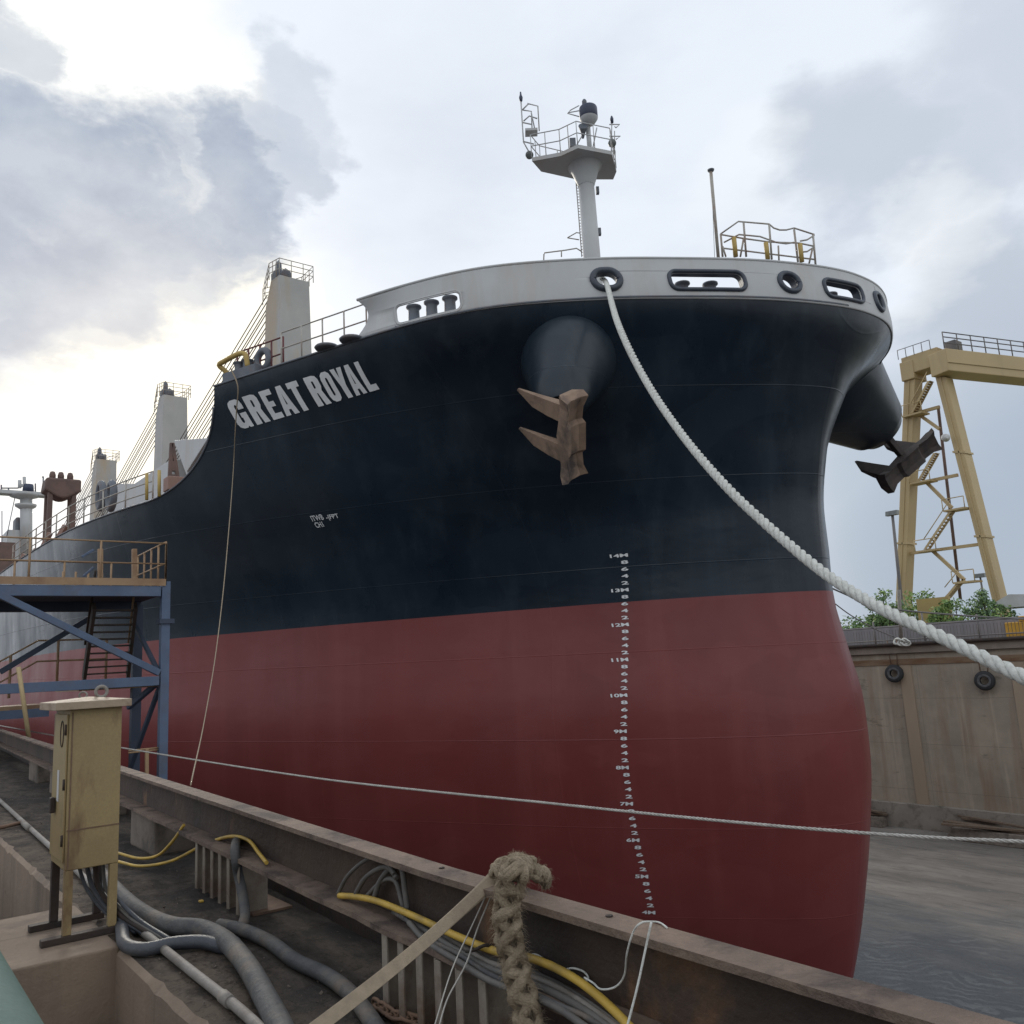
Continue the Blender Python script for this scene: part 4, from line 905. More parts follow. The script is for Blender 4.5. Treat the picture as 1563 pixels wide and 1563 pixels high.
for y in np.arange(0, 60, 1.9): mb.tube([gs+gn*2+gd*y+ZZ*g0[2], gs+gn*2+gd*y+ZZ*(g0[2]+1.7)], .06, 5)
mb.build('girder_railing', 'gdark', gc)
mb = MB(); mb.tube([(tA[0]-.2, GY-.3, tA[2]+1.8), (tB[0], GY-.3, tA[2]+1.8)], .04, 5)
for x in np.linspace(tA[0]-.2, tB[0], 5): mb.tube([(x, GY-.3, tA[2]+.8), (x, GY-.3, tA[2]+1.8)], .04, 5)
mb.build('cap_railing', 'gdark', gc)
MB().box((x0+.6, GY+1.5, g0[2]+.02), (x0+1.7, GY+3.0, g0[2]+1.5)).build('winch_house', 'gdark', gc, .08)
MB().box((x0-1.4, GY+.3, g0[2]+.05), (x0-.3, GY+1.4, g0[2]+.5)).build('machinery_box', 'gdark', gc, .08)
def gbar(a, b, w, name='brace', mt='gantry', y=GY+.8): return MB().bar(gp(*a, y), gp(*b, y), w).build(name, mt, gc)
for a, b in (((1398, 631), (1434, 621)), ((1390, 740), (1462, 725)), ((1380, 846), (1494, 831)), ((1403, 633), (1434, 655)), ((1415, 737), (1453, 775)), ((1424, 841), (1472, 885)), ((1472, 885), (1445, 912))): gbar(a, b, .30)
MB().tube([gp(1432, 622, GY+2.5), gp(1466, 915, GY+2.5)], .16, 8).build('conduit', 'redbrown', gc)
for a, b in (((1417, 582), (1392, 630)), ((1426, 692), (1402, 734)), ((1452, 778), (1412, 838)), ((1462, 890), (1444, 912))):
    A_, B_ = gp(*a, GY-.4), gp(*b, GY-.4); st = MB(); off = V(0, .8, 0)
    st.bar(A_, B_, .08, .2); st.bar(A_+off, B_+off, .08, .2)
    for t in np.linspace(0, 1, 14): st.bar(A_*(1-t)+B_*t, A_*(1-t)+B_*t+off, .35, .06)
    st.tube([A_+ZZ*1.0, B_+ZZ*1.0], .05, 5); st.build('stair', 'gantry', gc)
for px, py in ((1391, 632), (1403, 735), (1455, 777), (1412, 840), (1470, 888)):
    q = gp(px, py, GY-.6); lp = MB(); lp.box(q+V(-1.0, 0, -.12), q+V(1.1, 1.6, .05)); 
    for dx in (-1, 1.1): lp.tube([q+V(dx, 0, 0), q+V(dx, 0, 1.1)], .05, 5)
    lp.tube([q+V(-1, 0, 1.1), q+V(1.1, 0, 1.1)], .05, 5); lp.build('landing', 'gantry', gc)
q = gp(1443, 668, GY-1); MB().lathe([(0, -.3), (.35, -.2), (.4, .2), (0, .4)], q, (1, -1, -.6), 12).build('work_light', 'pale', gc)
# ---- lamp poles
def lamp(px0, py0, px1, py1, y, lab, w=.09):
    a = ay(px0, py0, y); b = ay(px1, py1, y); b[2] = 10.6; b[0] = b[0]; root = empty('lamp_pole', b, lab, 'lamp pole', 'lamp poles beyond the far wall')
    MB().tube([b, a], [w*1.4, w], 8).build('pole', 'gdark', root); MB().obox(a+ZZ*.1, V(.55, 0, 0), V(0, .25, 0), V(0, .05, .22)).build('lamp_head', 'lamp', root, .03)
lamp(1362, 785, 1370, 890, 75, 'slim lamp pole left of the yellow crane leg', .13)
lamp(1496, 880, 1501, 905, 95, 'short lamp pole rising behind the shrubs between the crane legs', .1)
# bare pole tied with rope on the wall
solo(MB().tube([ay(1372, 900, WY+.3), ay(1376, 985, WY+.3)], .13, 8), 'steel_post', 'pipe', 'pale grey post on the far wall in front of the shrubs', 'post')
# thin cable over the far coping
solo(MB().tube(smooth_path([ay(1240, 885, 40), ay(1340, 925, 45), ay(1450, 938, 50), ay(1563, 945, 56)], 5), .05, 5), 'overhead_cable', 'gdark', 'thin dark cable sagging behind the thick white rope', 'cable')
solo(MB().tube(smooth_path([ay(1270, 918, 50), ay(1300, 940, 52), ay(1340, 962, 54), ay(1365, 972, 57)], 5), .04, 5), 'guy_wire', 'gdark', 'short thin wire running down to the far coping beside the bow', 'cable')
# ---- shrubs
def shrub(px0, px1, ptop, pbase, y, leaf, lab, n=1500, seed=0, lf=.16):
    n = int(n*1.5); px0 -= 5; px1 += 5; ptop -= 6
    rnd = np.random.RandomState(seed); a, b = ay(px0, pbase, y), ay(px1, pbase, y); zt_ = ay((px0+px1)/2, ptop, y)[2]; cx = (a[0]+b[0])/2; w = abs(b[0]-a[0])/2; zb = 10.9; h = zt_-zb
    root = empty('shrub', (cx, y, zb-.4), lab, 'shrub', 'green shrubs beyond the far wall'); tr = MB(); cl = []
    for k in range(9):
        an = rnd.uniform(0, 6.28); rr = rnd.uniform(.15, .95); e = V(cx+math.cos(an)*w*rr, y+math.sin(an)*w*.6*rr, zb+h*rnd.uniform(.45, .95)*(1-.35*rr))
        s_ = V(cx+math.cos(an)*.2, y, zb-.4); mid = (s_+e)/2+V(rnd.uniform(-.2, .2), 0, .3); tr.tube([s_, mid, e], [.09, .05, .02], 5); cl.append((e, rnd.uniform(.45, .8)*w*.8)); cl.append((mid, .5*w))
    tr.build('trunk', 'bark', root); mb = MB(); mb2 = MB()
    for i in range(n):
        c_, r_ = cl[rnd.randint(len(cl))]; d = unit(rnd.randn(3))*r_*rnd.uniform(.3, 1.1); q = c_+d*V(1, .8, .8)
        u_ = unit(rnd.randn(3)); v_ = unit(np.cross(u_, rnd.randn(3))); s_ = lf*rnd.uniform(.5, 1.2); (mb if rnd.rand() < .7 else mb2).add([q-u_*s_, q+v_*s_*.45, q+u_*s_, q-v_*s_*.45], [(0, 1, 2, 3)])
    mb.build('foliage', leaf, root); mb2.build('foliage', 'leaf1' if leaf != 'leaf1' else 'leaf0', root)
YS = WY+7
shrub(1325, 1362, 892, 955, YS, 'leaf0', 'leafy green shrub closest to the red bow beyond the wall', 1700, 1)
shrub(1350, 1385, 908, 955, YS+3, 'leaf2', 'dull green bush at the foot of the left crane leg', 1500, 2)
shrub(1378, 1424, 884, 945, YS+5, 'leaf1', 'pale feathery shrub just right of the left crane leg', 1100, 3)
shrub(1430, 1472, 912, 958, YS, 'leaf1', 'bright yellow-green bush between the two crane legs', 1700, 4, .15)
shrub(1478, 1520, 898, 950, YS+1, 'leaf2', 'round blue-green bush beside the right crane leg', 1900, 5, .15)
shrub(1505, 1545, 918, 952, YS+4, 'leaf0', 'low scrubby bush right of the right crane leg', 1200, 6)
shrub(1285, 1325, 935, 962, YS+6, 'leaf0', 'thin low scrub beside the black edge of the bow', 900, 7)
# ================================================================== NEAR QUAY
ZS, ZT, ZB = 9.5, 10.19, 9.86
# ledge the hoses lie on: one poured slab; its camera side drops into a trench
XA, XB = -70., 6.
YE = 1.41
yb_ = lambda x: 2.26+.0035*max(0, -x-5)**1.5 if x < -5 else 2.26      # near edge of the girder: the quay bends a little aft
yb_ = lambda x: 2.13 + (max(0, -x-3.5)*.037)
xs_ = [6, 0, -2, -4, -6, -8, -10, -13, -17, -22, -28, -36, -48, -70]
def jitter_edge(a, b, n, amp, seed):
    r_ = np.random.RandomState(seed); return [np.array(a)*(1-t)+np.array(b)*t+V(0, r_.randn()*amp, r_.randn()*amp*.6) for t in np.linspace(0, 1, n)]
m = bpy.data.materials.new('ledge_top'); m.use_nodes = True; T = NT(m.node_tree); p = T.n['Principled BSDF']
geo = T.add('ShaderNodeNewGeometry').outputs['Position']; sp = T.n.new('ShaderNodeSeparateXYZ'); T.set(sp, 0, geo)
col = T.mix(T.rng(T.noise(geo, 1.4, 9, .65), .35, .65), (.18, .142, .112), (.095, .076, .061))
yy = T.math('ADD', sp.outputs[1], T.rng(T.noise(geo, 2.2, 8, .7), 0, 1, -.9, .9))
grime = T.rng(yy, 1.62, 1.90, 0, .9, True); col = T.mix(grime, col, T.mix(T.rng(T.noise(T.scale(geo, (1, 2.5, 1)), 3.0, 9, .7), .35, .65), (.030, .028, .027), (.115, .097, .084)))
col = T.mix(T.rng(T.noise(T.vmath('ADD', geo, (7, 3, 0)), 1.1, 7, .7), .52, .60, 0, .7), col, (.045, .042, .041))
col = T.mix(T.rng(T.noise(geo, 30, 6, .8), .6, .68, 0, .55), col, (.26, .22, .18))
col = T.mix(T.rng(T.noise(geo, 9, 8, .75), .53, .62, 0, .75), col, (.045, .036, .03))
crk = T.add('ShaderNodeTexVoronoi'); crk.feature = 'DISTANCE_TO_EDGE'; T.set(crk, 'Vector', T.vmath('ADD', geo, T.vmath('MULTIPLY', T.noise(geo, 5, 5, .6, 0, 1), (.3, .3, .3)))); crk.inputs['Scale'].default_value = 1.6
col = T.mix(T.rng(crk.outputs[0], .0, .012, .6, 0), col, (.03, .026, .022))
T.set(p, 'Base Color', col); T.set(p, 'Roughness', .92); p.inputs['Specular IOR Level'].default_value = .12
b = T.add('ShaderNodeBump'); b.inputs['Strength'].default_value = 1.0; b.inputs['Distance'].default_value = .035
T.set(b, 'Height', T.math('ADD', T.noise(geo, 14, 8, .75), T.math('MULTIPLY', T.noise(geo, 70, 4, .7), .3))); T.set(p, 'Normal', b.outputs[0]); M['ledge'] = m
q_ = MB(); rws = []
rg = np.random.RandomState(3); xx_ = list(np.arange(5, -14, -.12))+list(np.arange(-14, -70, -1.2))
chip = [max(0, rg.randn()*.010) for _ in xx_]
rws = [[(x, YE-.0, 8.0) for x in xx_], [(x, YE+.0, ZS-.035-chip[i]*1.5) for i, x in enumerate(xx_)], [(x, YE+.03+chip[i]*1.6, ZS-.004) for i, x in enumerate(xx_)]]
q_.grid(rws, False); qf = setting(q_, 'quay_face', 'quay')
q_ = MB(); ys_ = [YE+.03, 1.6, 1.8, 2.0, 2.2, 2.5, 2.9, 3.4]
def yq(x, k): return ys_[k]+(max(0, -x-3.5)*.037 if k >= 5 else 0)+(chip[xx_.index(x)]*1.6 if k == 0 else 0)
q_.grid([[(x, yq(x, k), ZS-.004+rg.randn()*.004*(0 < k < 7)) for x in xx_] for k in range(8)], True); setting(q_, 'quay_top', 'ledge')
q_ = MB(); q_.grid([[(x, 2.9+.5+(max(0, -x-3.5)*.037), z_) for x in xs_] for z_ in (ZF-.3, ZS-.01)], False); setting(q_, 'quay_dock_face', 'quay')
# lower step and trench on the camera side
q_ = MB(); q_.box((-5.75, 1.10, 7.6), (5, YE-.003, 9.14)); setting(q_, 'quay_step', 'quay')
q_ = MB(); q_.grid([[(x, y, 8.0) for x in (6, -70)] for y in (-.6, 1.4)], False); setting(q_, 'trench_floor', 'dark')
q_ = MB(); q_.box((-70, -3.2, 7.5), (6, -.30, 9.3)); setting(q_, 'quay_walkway', 'quay')
q_ = MB(); q_.box((-7.4, .30, 9.02), (-6.05, YE+.02, ZS+.012)); o = q_.build('quay_pedestal', 'quay', None, .012); o['kind'] = 'structure'
q_ = MB(); q_.box((-7.1, .15, 7.6), (-6.35, YE-.01, 9.02)); o = q_.build('quay_pedestal', 'quay'); o['kind'] = 'structure'
q_ = MB()
rows = [[(x, yb_(x)+d_, z_) for x in gx_] for gx_ in (list(np.arange(5, -60, -1.),),) for d_, z_ in ((.42, ZS-.02), (.42, ZB-.06), (1.05, ZB-.06), (1.05, ZS-.02))]
q_.grid(rows, False); setting(q_, 'quay_kerb', 'dark')  # kerb behind the girder, coloured black to paint in the shade of the gap
# ---- the long brown girder at the quay's edge
gd_ = empty('steel_girder', (-4, 2.4, ZB), 'long brown steel girder with worn top flange running along the quay edge', 'girder')
gx = list(np.arange(3, -14, -.25))+list(np.arange(-14, -60, -2.))
rg = np.random.RandomState(5)
def sweep(prof, name, mt, jit=0, nz=0):
    rows = []
    for dy, z_ in prof+[prof[0]]: rows.append([(x, yb_(x)+dy, z_) for x in gx])
    if jit:
        for r_ in rows[:2]:
            for i in range(len(r_)):
                pass
        e = [max(0, rg.randn())*jit for _ in gx]
        for k, (dy, z_) in enumerate(prof+[prof[0]]):
            if dy < .02: rows[k] = [(x, yb_(x)+dy+e[i], z_) for i, x in enumerate(gx)]
    mb = MB(); mb.grid(rows, False); n = len(prof); 
    mb.add([r_[0] for r_ in rows[:-1]], [tuple(range(n))]); return mb.build(name, mt, gd_)
sweep([(0, ZT-.028), (0, ZT), (.135, ZT), (.135, ZT-.028)], 'top_flange', 'beamtop', .0025)
sweep([(.105, ZB+.03), (.105, ZT-.029), (.125, ZT-.029), (.125, ZB+.03)], 'web', 'beam')
sweep([(-.045, ZB), (-.045, ZB+.028), (.25, ZB+.028), (.25, ZB)], 'bottom_flange', 'beamtop', .008)
for px, py in ((945, 1394), (688, 1322)):
    q = az(px, py, ZT+.001); MB().lathe([(0, 0), (.014, 0), (.014, .004), (0, .005)], q-V(0, .05, 0), n=8).build('bolt_head', 'dark', gd_)
# concrete blocks the girder rests on
for k, (x, lab) in enumerate(((-17.9, 'rough concrete block under the girder at the far left edge'), (-15.2, 'rough concrete block under the girder just left of the beige cabinet'), (-12.4, 'rough concrete block under the girder hidden behind the beige cabinet'), (-9.3, 'rough concrete block under the girder just right of the beige cabinet'))):
    o = MB().box((x-.45, yb_(x)+.03, ZS-.02), (x+.45, yb_(x)+.5, ZB-.002)).build('support_block', 'stone', None, .03); tag(o, lab, 'support block', 'concrete blocks carrying the girder')
# welded plate stools under the girder
def stool(x0, n, step, lab):
    root = empty('plate_stool', (x0, yb_(x0)+.1, ZS), lab, 'steel stool', 'rows of steel plates under the girder')
    MB().box((x0-.06, yb_(x0)+.02, ZS-.002), (x0+step*(n-1)+.08, yb_(x0)+.30, ZS+.014)).build('base_plate', 'rust', root)
    for k in range(n):
        x = x0+step*k; y0 = yb_(x)-.035; mb = MB(); t = rg.uniform(-.008, .008)
        mb.obox((x+t, y0+.11, (ZS+.015+ZB-.003)/2), V(.006, 0, 0), V(0, .11, 0), V(0, 0, (ZB-.003-ZS-.015)/2)); mb.obox((x+t+.026, y0+.004, (ZS+.015+ZB-.003)/2), V(.019, 0, 0), V(0, .004, 0), V(0, 0, (ZB-.003-ZS-.015)/2-.004)); mb.build('plate', 'plate', root)
    return root
stool(-7.15, 6, .20, 'row of rusty upright plates under the girder beside the grey vertical hose')
stool(-3.92, 6, .165, 'row of six tall rust streaked plates under the girder above the chain')
# ---- control cabinet
cx0, cx1, cy0, cy1 = -6.87, -6.38, 1.165, 1.485; cz0, cz1 = 9.945, 10.96
cab = empty('control_cabinet', ((cx0+cx1)/2, (cy0+cy1)/2, ZS), 'beige steel electrical cabinet with rusty legs standing on the concrete ledge', 'electrical cabinet')
body = MB().box((cx0, cy0, cz0), (cx1, cy1, cz1)).build('body', 'cab', cab, .006)
MB().box((cx0+.02, cy0-.014, cz0+.05), (cx1-.03, cy0-.001, cz1-.03)).build('door', 'cab', cab, .004)
MB().box((cx1+.001, cy0+.0, cz0+.245), (cx1+.004, cy1-.0, cz0+.252)).build('panel_seam', 'rust', body)
MB().box((cx1+.001, cy0+.012, cz0+.01), (cx1+.005, cy0+.019, cz1-.02)).build('panel_seam', 'rust', body)
mb = MB(); mb.add([(cx0-.05, cy0-.10, cz1), (cx1+.07, cy0-.10, cz1), (cx1+.07, cy1+.045, cz1), (cx0-.05, cy1+.045, cz1), (cx0-.05, cy0-.10, cz1+.05), (cx1+.07, cy0-.10, cz1+.05), (cx1+.07, cy1+.045, cz1+.05), (cx0-.05, cy1+.045, cz1+.05), ((cx0+cx1)/2-.1, (cy0+cy1)/2, cz1+.075), ((cx0+cx1)/2+.1, (cy0+cy1)/2, cz1+.075)],
   [(3, 2, 1, 0), (0, 1, 5, 4), (1, 2, 6, 5), (2, 3, 7, 6), (3, 0, 4, 7), (4, 5, 9, 8), (5, 6, 9), (6, 7, 8, 9), (7, 4, 8)]); mb.build('roof', 'cabtop', cab, .004)
for x, y in ((cx1-.14, 1.40), (cx0+.12, 1.33)):
    k_ = 1 if x > -6.6 else .6; c_ = V(x, y-.02, cz1+.06+.045*k_); MB().tube([c_+V(.0 if k_ == 1 else .02*math.cos(t), .036*k_*math.cos(t), .036*k_*math.sin(t)) for t in np.linspace(0, 2*math.pi, 21)[:-1]], .011*k_, 8, closed=True).build('lifting_eye', 'pipe', cab)
for x in (cx0+.001, cx1-.051):
    for y in (cy0+.001, cy1-.051):
        mt_ = 'cab' if x > -6.6 else 'dark'; MB().box((x, y, ZS+.055), (x+.05, y+.05, cz0-.001)).build('leg', mt_, cab, .003)
for x in (cx0+.01, cx1-.03): MB().box((x-.03, cy0-.12, ZS+.013), (x+.04, cy1+.02, ZS+.054)).build('skid', 'dark', cab, .004)
for dz in (.15, .5, .85): MB().tube([(cx1-.035, cy0-.018, cz0+dz), (cx1-.035, cy0-.018, cz0+dz+.07)], .008, 8).build('hinge', 'dark', cab)
c_ = V(cx0+.17, cy0-.02, 10.33); MB().box(c_-V(.03, .03, .05), c_+V(.03, .0, .05)).build('handle', 'dark', cab, .006)
mb = MB(); mb.tube([V((cx0+cx1)/2+.08+.05*math.cos(t), cy0-.016, cz1-.16+.085*math.sin(t)) for t in np.linspace(0, 2*math.pi, 25)[:-1]], .004, 4, closed=True); mb.build('painted_ring', 'dark', cab)
MB().box((cx0+.22, cy0-.018, 10.36), (cx0+.28, cy0-.0145, 10.56)).build('name_plate', 'pale', cab)
# cables rising into the cabinet
for k in range(5):
    P = [V(-6.7+.06*k, 1.30+.04*k, cz0-.01), V(-6.66+.05*k, 1.36+.03*k, 9.75), V(-6.5+.06*k, 1.46+.03*k, 9.6), V(-6.2+.1*k, 1.56+.03*k, 9.53)]
    solo(MB().tube(smooth_path(P, 6), .012+.003*(k % 3), 6), 'supply_cable', ('hosed', 'hosed', 'dark', 'cable', 'hosed')[k], ('black cable highest under the beige cabinet', 'blue-black cable dropping from the beige cabinet between its legs', 'dark cable in the middle of the bunch under the cabinet', 'brown-grey thin cable under the beige cabinet', 'dark cable nearest the right leg under the cabinet')[k], 'cable', 'cables feeding the cabinet')
# ---- pipes and hoses on the ledge
def run(name, pts, z_, r, mt, label, cat, group=None, n=12, sm=7, lift=None):
    P = []
    for i, a in enumerate(pts): zz = a[2] if len(a) > 2 else z_; P.append(az(a[0], a[1], zz))
    return solo(MB().tube(smooth_path(P, sm), r, n), name, mt, label, cat, group)
pp = empty('steel_pipe', (-6, 1.6, ZS), 'long pale grey steel pipe lying along the ledge edge', 'pipe')
P = [az(*q, ZS+.03) for q in ((-40, 1185), (0, 1222), (60, 1277), (110, 1322), (190, 1398), (262, 1458), (330, 1512), (372, 1546), (440, 1610))]
MB().tube(smooth_path(P, 4), .026, 12).build('tube', 'pipe', pp)
q0, q1 = az(340, 1520, ZS+.03), az(352, 1530, ZS+.03); MB().tube([q0, q1], .032, 12).build('coupling', 'pipe', pp)
q0, q1 = az(35, 1256, ZS+.03), az(46, 1266, ZS+.03); MB().tube([q0, q1], .032, 12).build('coupling', 'pipe', pp)
solo(MB().tube([az(-20, 1268, ZS+.03), az(36, 1255, ZS+.03)], .024, 8), 'branch_pipe', 'rust', 'short rusty pipe meeting the grey pipe at the left edge', 'pipe')
run('rubber_hose', [(150, 1330), (190, 1372), (225, 1398), (262, 1413), (308, 1418), (345, 1437), (378, 1475), (406, 1525), (428, 1568), (440, 1600)], ZS+.06, .056, 'hose', 'thickest grey rubber hose curving from behind the cabinet to the foreground', 'hose', 'grey hoses on the ledge', 16, 10)
run('rubber_hose', [(183, 1385), (186, 1418, ZS+.045), (192, 1442, ZS+.04), (222, 1449, ZS+.04), (265, 1440, ZS+.045), (310, 1438, ZS+.05), (345, 1446, ZS+.03), (362, 1440, ZS+.03)], ZS+.05, .040, 'hosed', 'dark blue-grey hose bent round the cabinet foot', 'hose', 'grey hoses on the ledge', 16, 10)
run('rubber_hose', [(335, 1412), (372, 1420), (412, 1438), (450, 1466), (500, 1490), (540, 1522), (575, 1570), (590, 1600)], ZS+.045, .040, 'hose', 'mid grey hose lying nearest the girder and running under the strap', 'hose', 'grey hoses on the ledge', 16, 10)
run('rubber_hose', [(362, 1283, 9.93), (359, 1292, 9.95), (360, 1312, 9.88), (364, 1335, 9.77), (371, 1370, 9.64), (374, 1398, ZS+.07), (368, 1416, ZS+.04)], ZS, .033, 'hose', 'short grey hose dropping from the girder to the ledge', 'hose', 'grey hoses on the ledge', 14, 10)
run('yellow_hose', [(180, 1302, 9.55), (212, 1310, 9.54), (240, 1306, 9.60), (262, 1286, 9.78), (281, 1259, 9.93)], ZS, .013, 'yellow', 'short thin yellow hose looping up to the girder left of the longer one', 'hose', 'yellow hoses', 8, 10)
run('yellow_hose', [(180, 1315, 9.53), (215, 1322, 9.53), (262, 1314, 9.60), (310, 1290, 9.80), (350, 1277, 9.95), (378, 1282, 9.97), (395, 1302, 9.93), (407, 1317, 9.915)], ZS, .013, 'yellow', 'thin yellow hose arching over the short grey hose', 'hose', 'yellow hoses', 8, 10)
YP = [(518, 1367), (545, 1369), (580, 1377), (640, 1402), (700, 1430), (760, 1453), (815, 1464), (868, 1488), (915, 1522), (960, 1566), (990, 1600)]
def onfl(px, py, dy, zmin=ZB+.04):   # a place on the girder's lower flange
    q = az(px, py, zmin); 
    if q[1] > yb_(q[0])+dy: q = ay(px, py, yb_(q[0])+dy)
    q[2] = max(q[2], zmin); return q
solo(MB().tube(smooth_path([onfl(*p_, .03, ZB+.05) for p_ in YP], 8), .016, 10), 'yellow_hose', 'yellow', 'bright yellow hose lying along the bottom flange of the girder', 'hose', 'yellow hoses')
# looped cables against the web
yw = lambda px: 2.37
for k, (P, r_) in enumerate((([(516, 1364), (530, 1338), (552, 1317), (572, 1308), (592, 1320), (602, 1334)], .011), ([(543, 1364), (556, 1342), (574, 1328), (592, 1324), (606, 1340)], .013), ([(572, 1368), (580, 1345), (596, 1324), (606, 1318), (614, 1330), (618, 1360), (622, 1388)], .014), ([(560, 1368), (575, 1352), (590, 1342), (604, 1346), (612, 1372), (617, 1392)], .012))):
    solo(MB().tube(smooth_path([ay(px, py, 2.19+.008*k) for px, py in P], 8), r_, 8), 'looped_cable', 'cable', ('widest outer loop of grey cable leaning on the girder web', 'second grey cable loop leaning on the girder web', 'tallest narrow grey cable loop bending back down on the girder web', 'small inner loop of grey cable on the girder web')[k], 'cable', 'looped cables on the girder')
for k, off in enumerate((0, 1, 2, 3, 4)):
    P = [(600+6*off, 1392+3*off), (650, 1412+6*off), (700, 1440+6*off), (745, 1462+8*off), (800, 1480+9*off), (850, 1500+10*off), (900, 1532+9*off), (960, 1575+9*off), (1010, 1610+9*off)]
    rr = np.random.RandomState(k); P = [(a, b+rr.uniform(-4, 4)) for a, b in P]
    solo(MB().tube(smooth_path([onfl(a, b, .085-.018*k, ZB+.036+.004*(k % 2)) for a, b in P], 6), .011+.002*(k % 3), 8), 'flange_cable', ('cable', 'pipe', 'cable', 'hose', 'cable')[k], ('grey cable closest to the web in the bundle on the girder flange', 'pale grey cable second from the web on the girder flange', 'middle grey cable of the bundle on the girder flange', 'thicker grey cable fourth from the web on the girder flange', 'outermost grey cable of the bundle on the girder flange')[k], 'cable', 'cables lying on the girder flange')
# ---- strap, old rope, strings, chain
a_, b_ = az(762, 1334, ZT+.03), ad(455, 1590, 2.6); 
mb = MB(); d = unit(b_-a_); w_ = unit(np.cross(d, unit(EYE-a_))); nn_ = np.cross(d, w_); rows = []
for t in np.linspace(0, 1, 20): c_ = a_*(1-t)+b_*t-ZZ*.02*math.sin(math.pi*t); rows.append([c_-w_*(.023+.012*(1-t)**6)+nn_*.002, c_+w_*(.023+.012*(1-t)**6)+nn_*.002, c_+w_*.022-nn_*.002, c_-w_*.022-nn_*.002, c_-w_*(.023)+nn_*.002])
mb.grid(rows, False); solo(mb, 'lashing_strap', 'strap', 'flat tan webbing strap stretched from the old rope towards the viewer', 'strap')
rope = empty('old_rope', az(785, 1330, ZT), 'frayed thick brown rope hanging over the girder and tied with the strap', 'rope')
def plait(path, w, r, pitch, name, seed, hairs):
    P = smooth_path(path, 8); A = np.array(P); L = np.concatenate([[0], np.cumsum(np.linalg.norm(np.diff(A, axis=0), axis=1))]); N = int(L[-1]/.006); ssx = np.linspace(0, L[-1], N)
    Cn = [V(*[np.interp(s_, L, A[:, i]) for i in range(3)]) for s_ in ssx]; mb = MB(); T_, X_, Y_ = mb.frames(Cn); rnd = np.random.RandomState(seed)
    for j in range(4):   # eight strands laid as four pairs crossing over each other
        ph = j*math.pi/2
        for dd in (-.30, 0, .30):
            pts = []; rs = []
            for i in range(N):
                t = 2*math.pi*ssx[i]/pitch*(1 if j % 2 else -1)+ph+dd
                bulge = 1+.10*math.sin(ssx[i]*31+j*2+seed)+.06*math.sin(ssx[i]*83+j)
                pts.append(Cn[i]+X_[i]*w*(1+.10*(dd == 0))*math.cos(t)*bulge+Y_[i]*w*.62*(1+.10*(dd == 0))*math.sin(t)*bulge+rnd.randn(3)*.0011); rs.append(r*.74*bulge)
            mb.tube(pts, rs, 7)
    o = mb.build(name, 'ropeold', rope); hb2 = MB()
    for k in range(hairs):
        i = rnd.randint(N); an = rnd.uniform(0, 6.28); c_ = Cn[i]+X_[i]*w*math.cos(an)*1.25+Y_[i]*w*.85*math.sin(an); d = unit((c_-Cn[i])+rnd.randn(3)*.05+V(0, 0, -.02)); l = rnd.uniform(.006, .030)*(1+.8*i/N)
        s1 = c_+d*l*.6+rnd.randn(3)*.006; s2 = s1+unit(d+V(0, 0, -.8))*l*.5; u_ = unit(np.cross(d, rnd.randn(3)))*rnd.uniform(.0005, .0011)
        hb2.add([c_-u_, c_+u_, s1+u_*.7, s1-u_*.7, s2], [(0, 1, 2, 3), (3, 2, 4)])
    oo = hb2.build('frayed_fibres', 'ropeold', o); oo['kind'] = 'stuff'; return o
ry = 2.06
plait([az(800, 1326, ZT+.03)+V(0, .05, 0), az(794, 1319, ZT+.06), ay(788, 1326, ry), ay(778, 1352, ry-.02), ay(772, 1392, ry-.03), ay(778, 1432, ry-.03), ay(786, 1470, ry-.03), ay(800, 1520, ry-.04), ay(812, 1580, ry-.06), ay(818, 1640, ry-.08)], .040, .0195, .17, 'rope_fall', 1, 5200)
plait([az(760, 1345, ZT+.01), az(760, 1332, ZT+.045), az(770, 1319, ZT+.06), az(786, 1316, ZT+.065), az(802, 1323, ZT+.05), az(812, 1334, ZT+.01)+V(0, .03, 0), az(816, 1342, ZT-.06)+V(0, .06, 0), az(818, 1350, ZT-.3)+V(0, .07, 0)], .026, .0135, .14, 'rope_turn', 2, 500)
def twine(P, r, label, mt='ropet', grp='thin lines on the girder', nm='twine'): return solo(MB().tube(smooth_path(P, 6), r, 6), nm, mt, label, 'twine', grp)
twine([ay(994, 1408, 2.11), ay(985, 1450, 2.09), ay(972, 1510, 2.03), ay(955, 1575, 1.97), ay(948, 1600, 1.95)], .0042, 'taut white string hanging straight down from the girder below the draft marks', 'ropew')
twine([az(1018, 1416, ZT+.004), az(1008, 1409, ZT+.006), az(996, 1407, ZT+.008), ay(978, 1409, 2.11), ay(966, 1424, 2.1), ay(957, 1455, 2.1), ay(953, 1488, 2.14), ay(940, 1506, 2.14), ay(918, 1510, 2.12), ay(905, 1500, 2.12), ay(892, 1492, 2.12)], .0035, 'slack white string looping from the girder top to the yellow hose', 'ropew')
twine([az(802, 1459, 9.96), az(818, 1457, 9.97), az(832, 1466, 9.96), az(840, 1472, 9.95)], .004, 'short white string end beside the old rope', 'ropew')
twine([az(862, 1480, 9.95), az(876, 1478, 9.97), az(892, 1484, 9.96), az(898, 1495, 9.95), az(884, 1498, 9.95)], .004, 'small curl of white string on the yellow hose', 'ropew')
twine([ay(745, 1360, 2.2), ay(722, 1410, 2.1), ay(690, 1480, 1.95), ay(662, 1570, 1.8)], .003, 'left one of two thin dull lines running down from the old rope')
twine([ay(752, 1362, 2.2), ay(728, 1420, 2.15), ay(712, 1470, 2.05), ay(683, 1525, 1.95), ay(668, 1575, 1.85)], .0035, 'right one of two thin dull lines running down from the old rope')
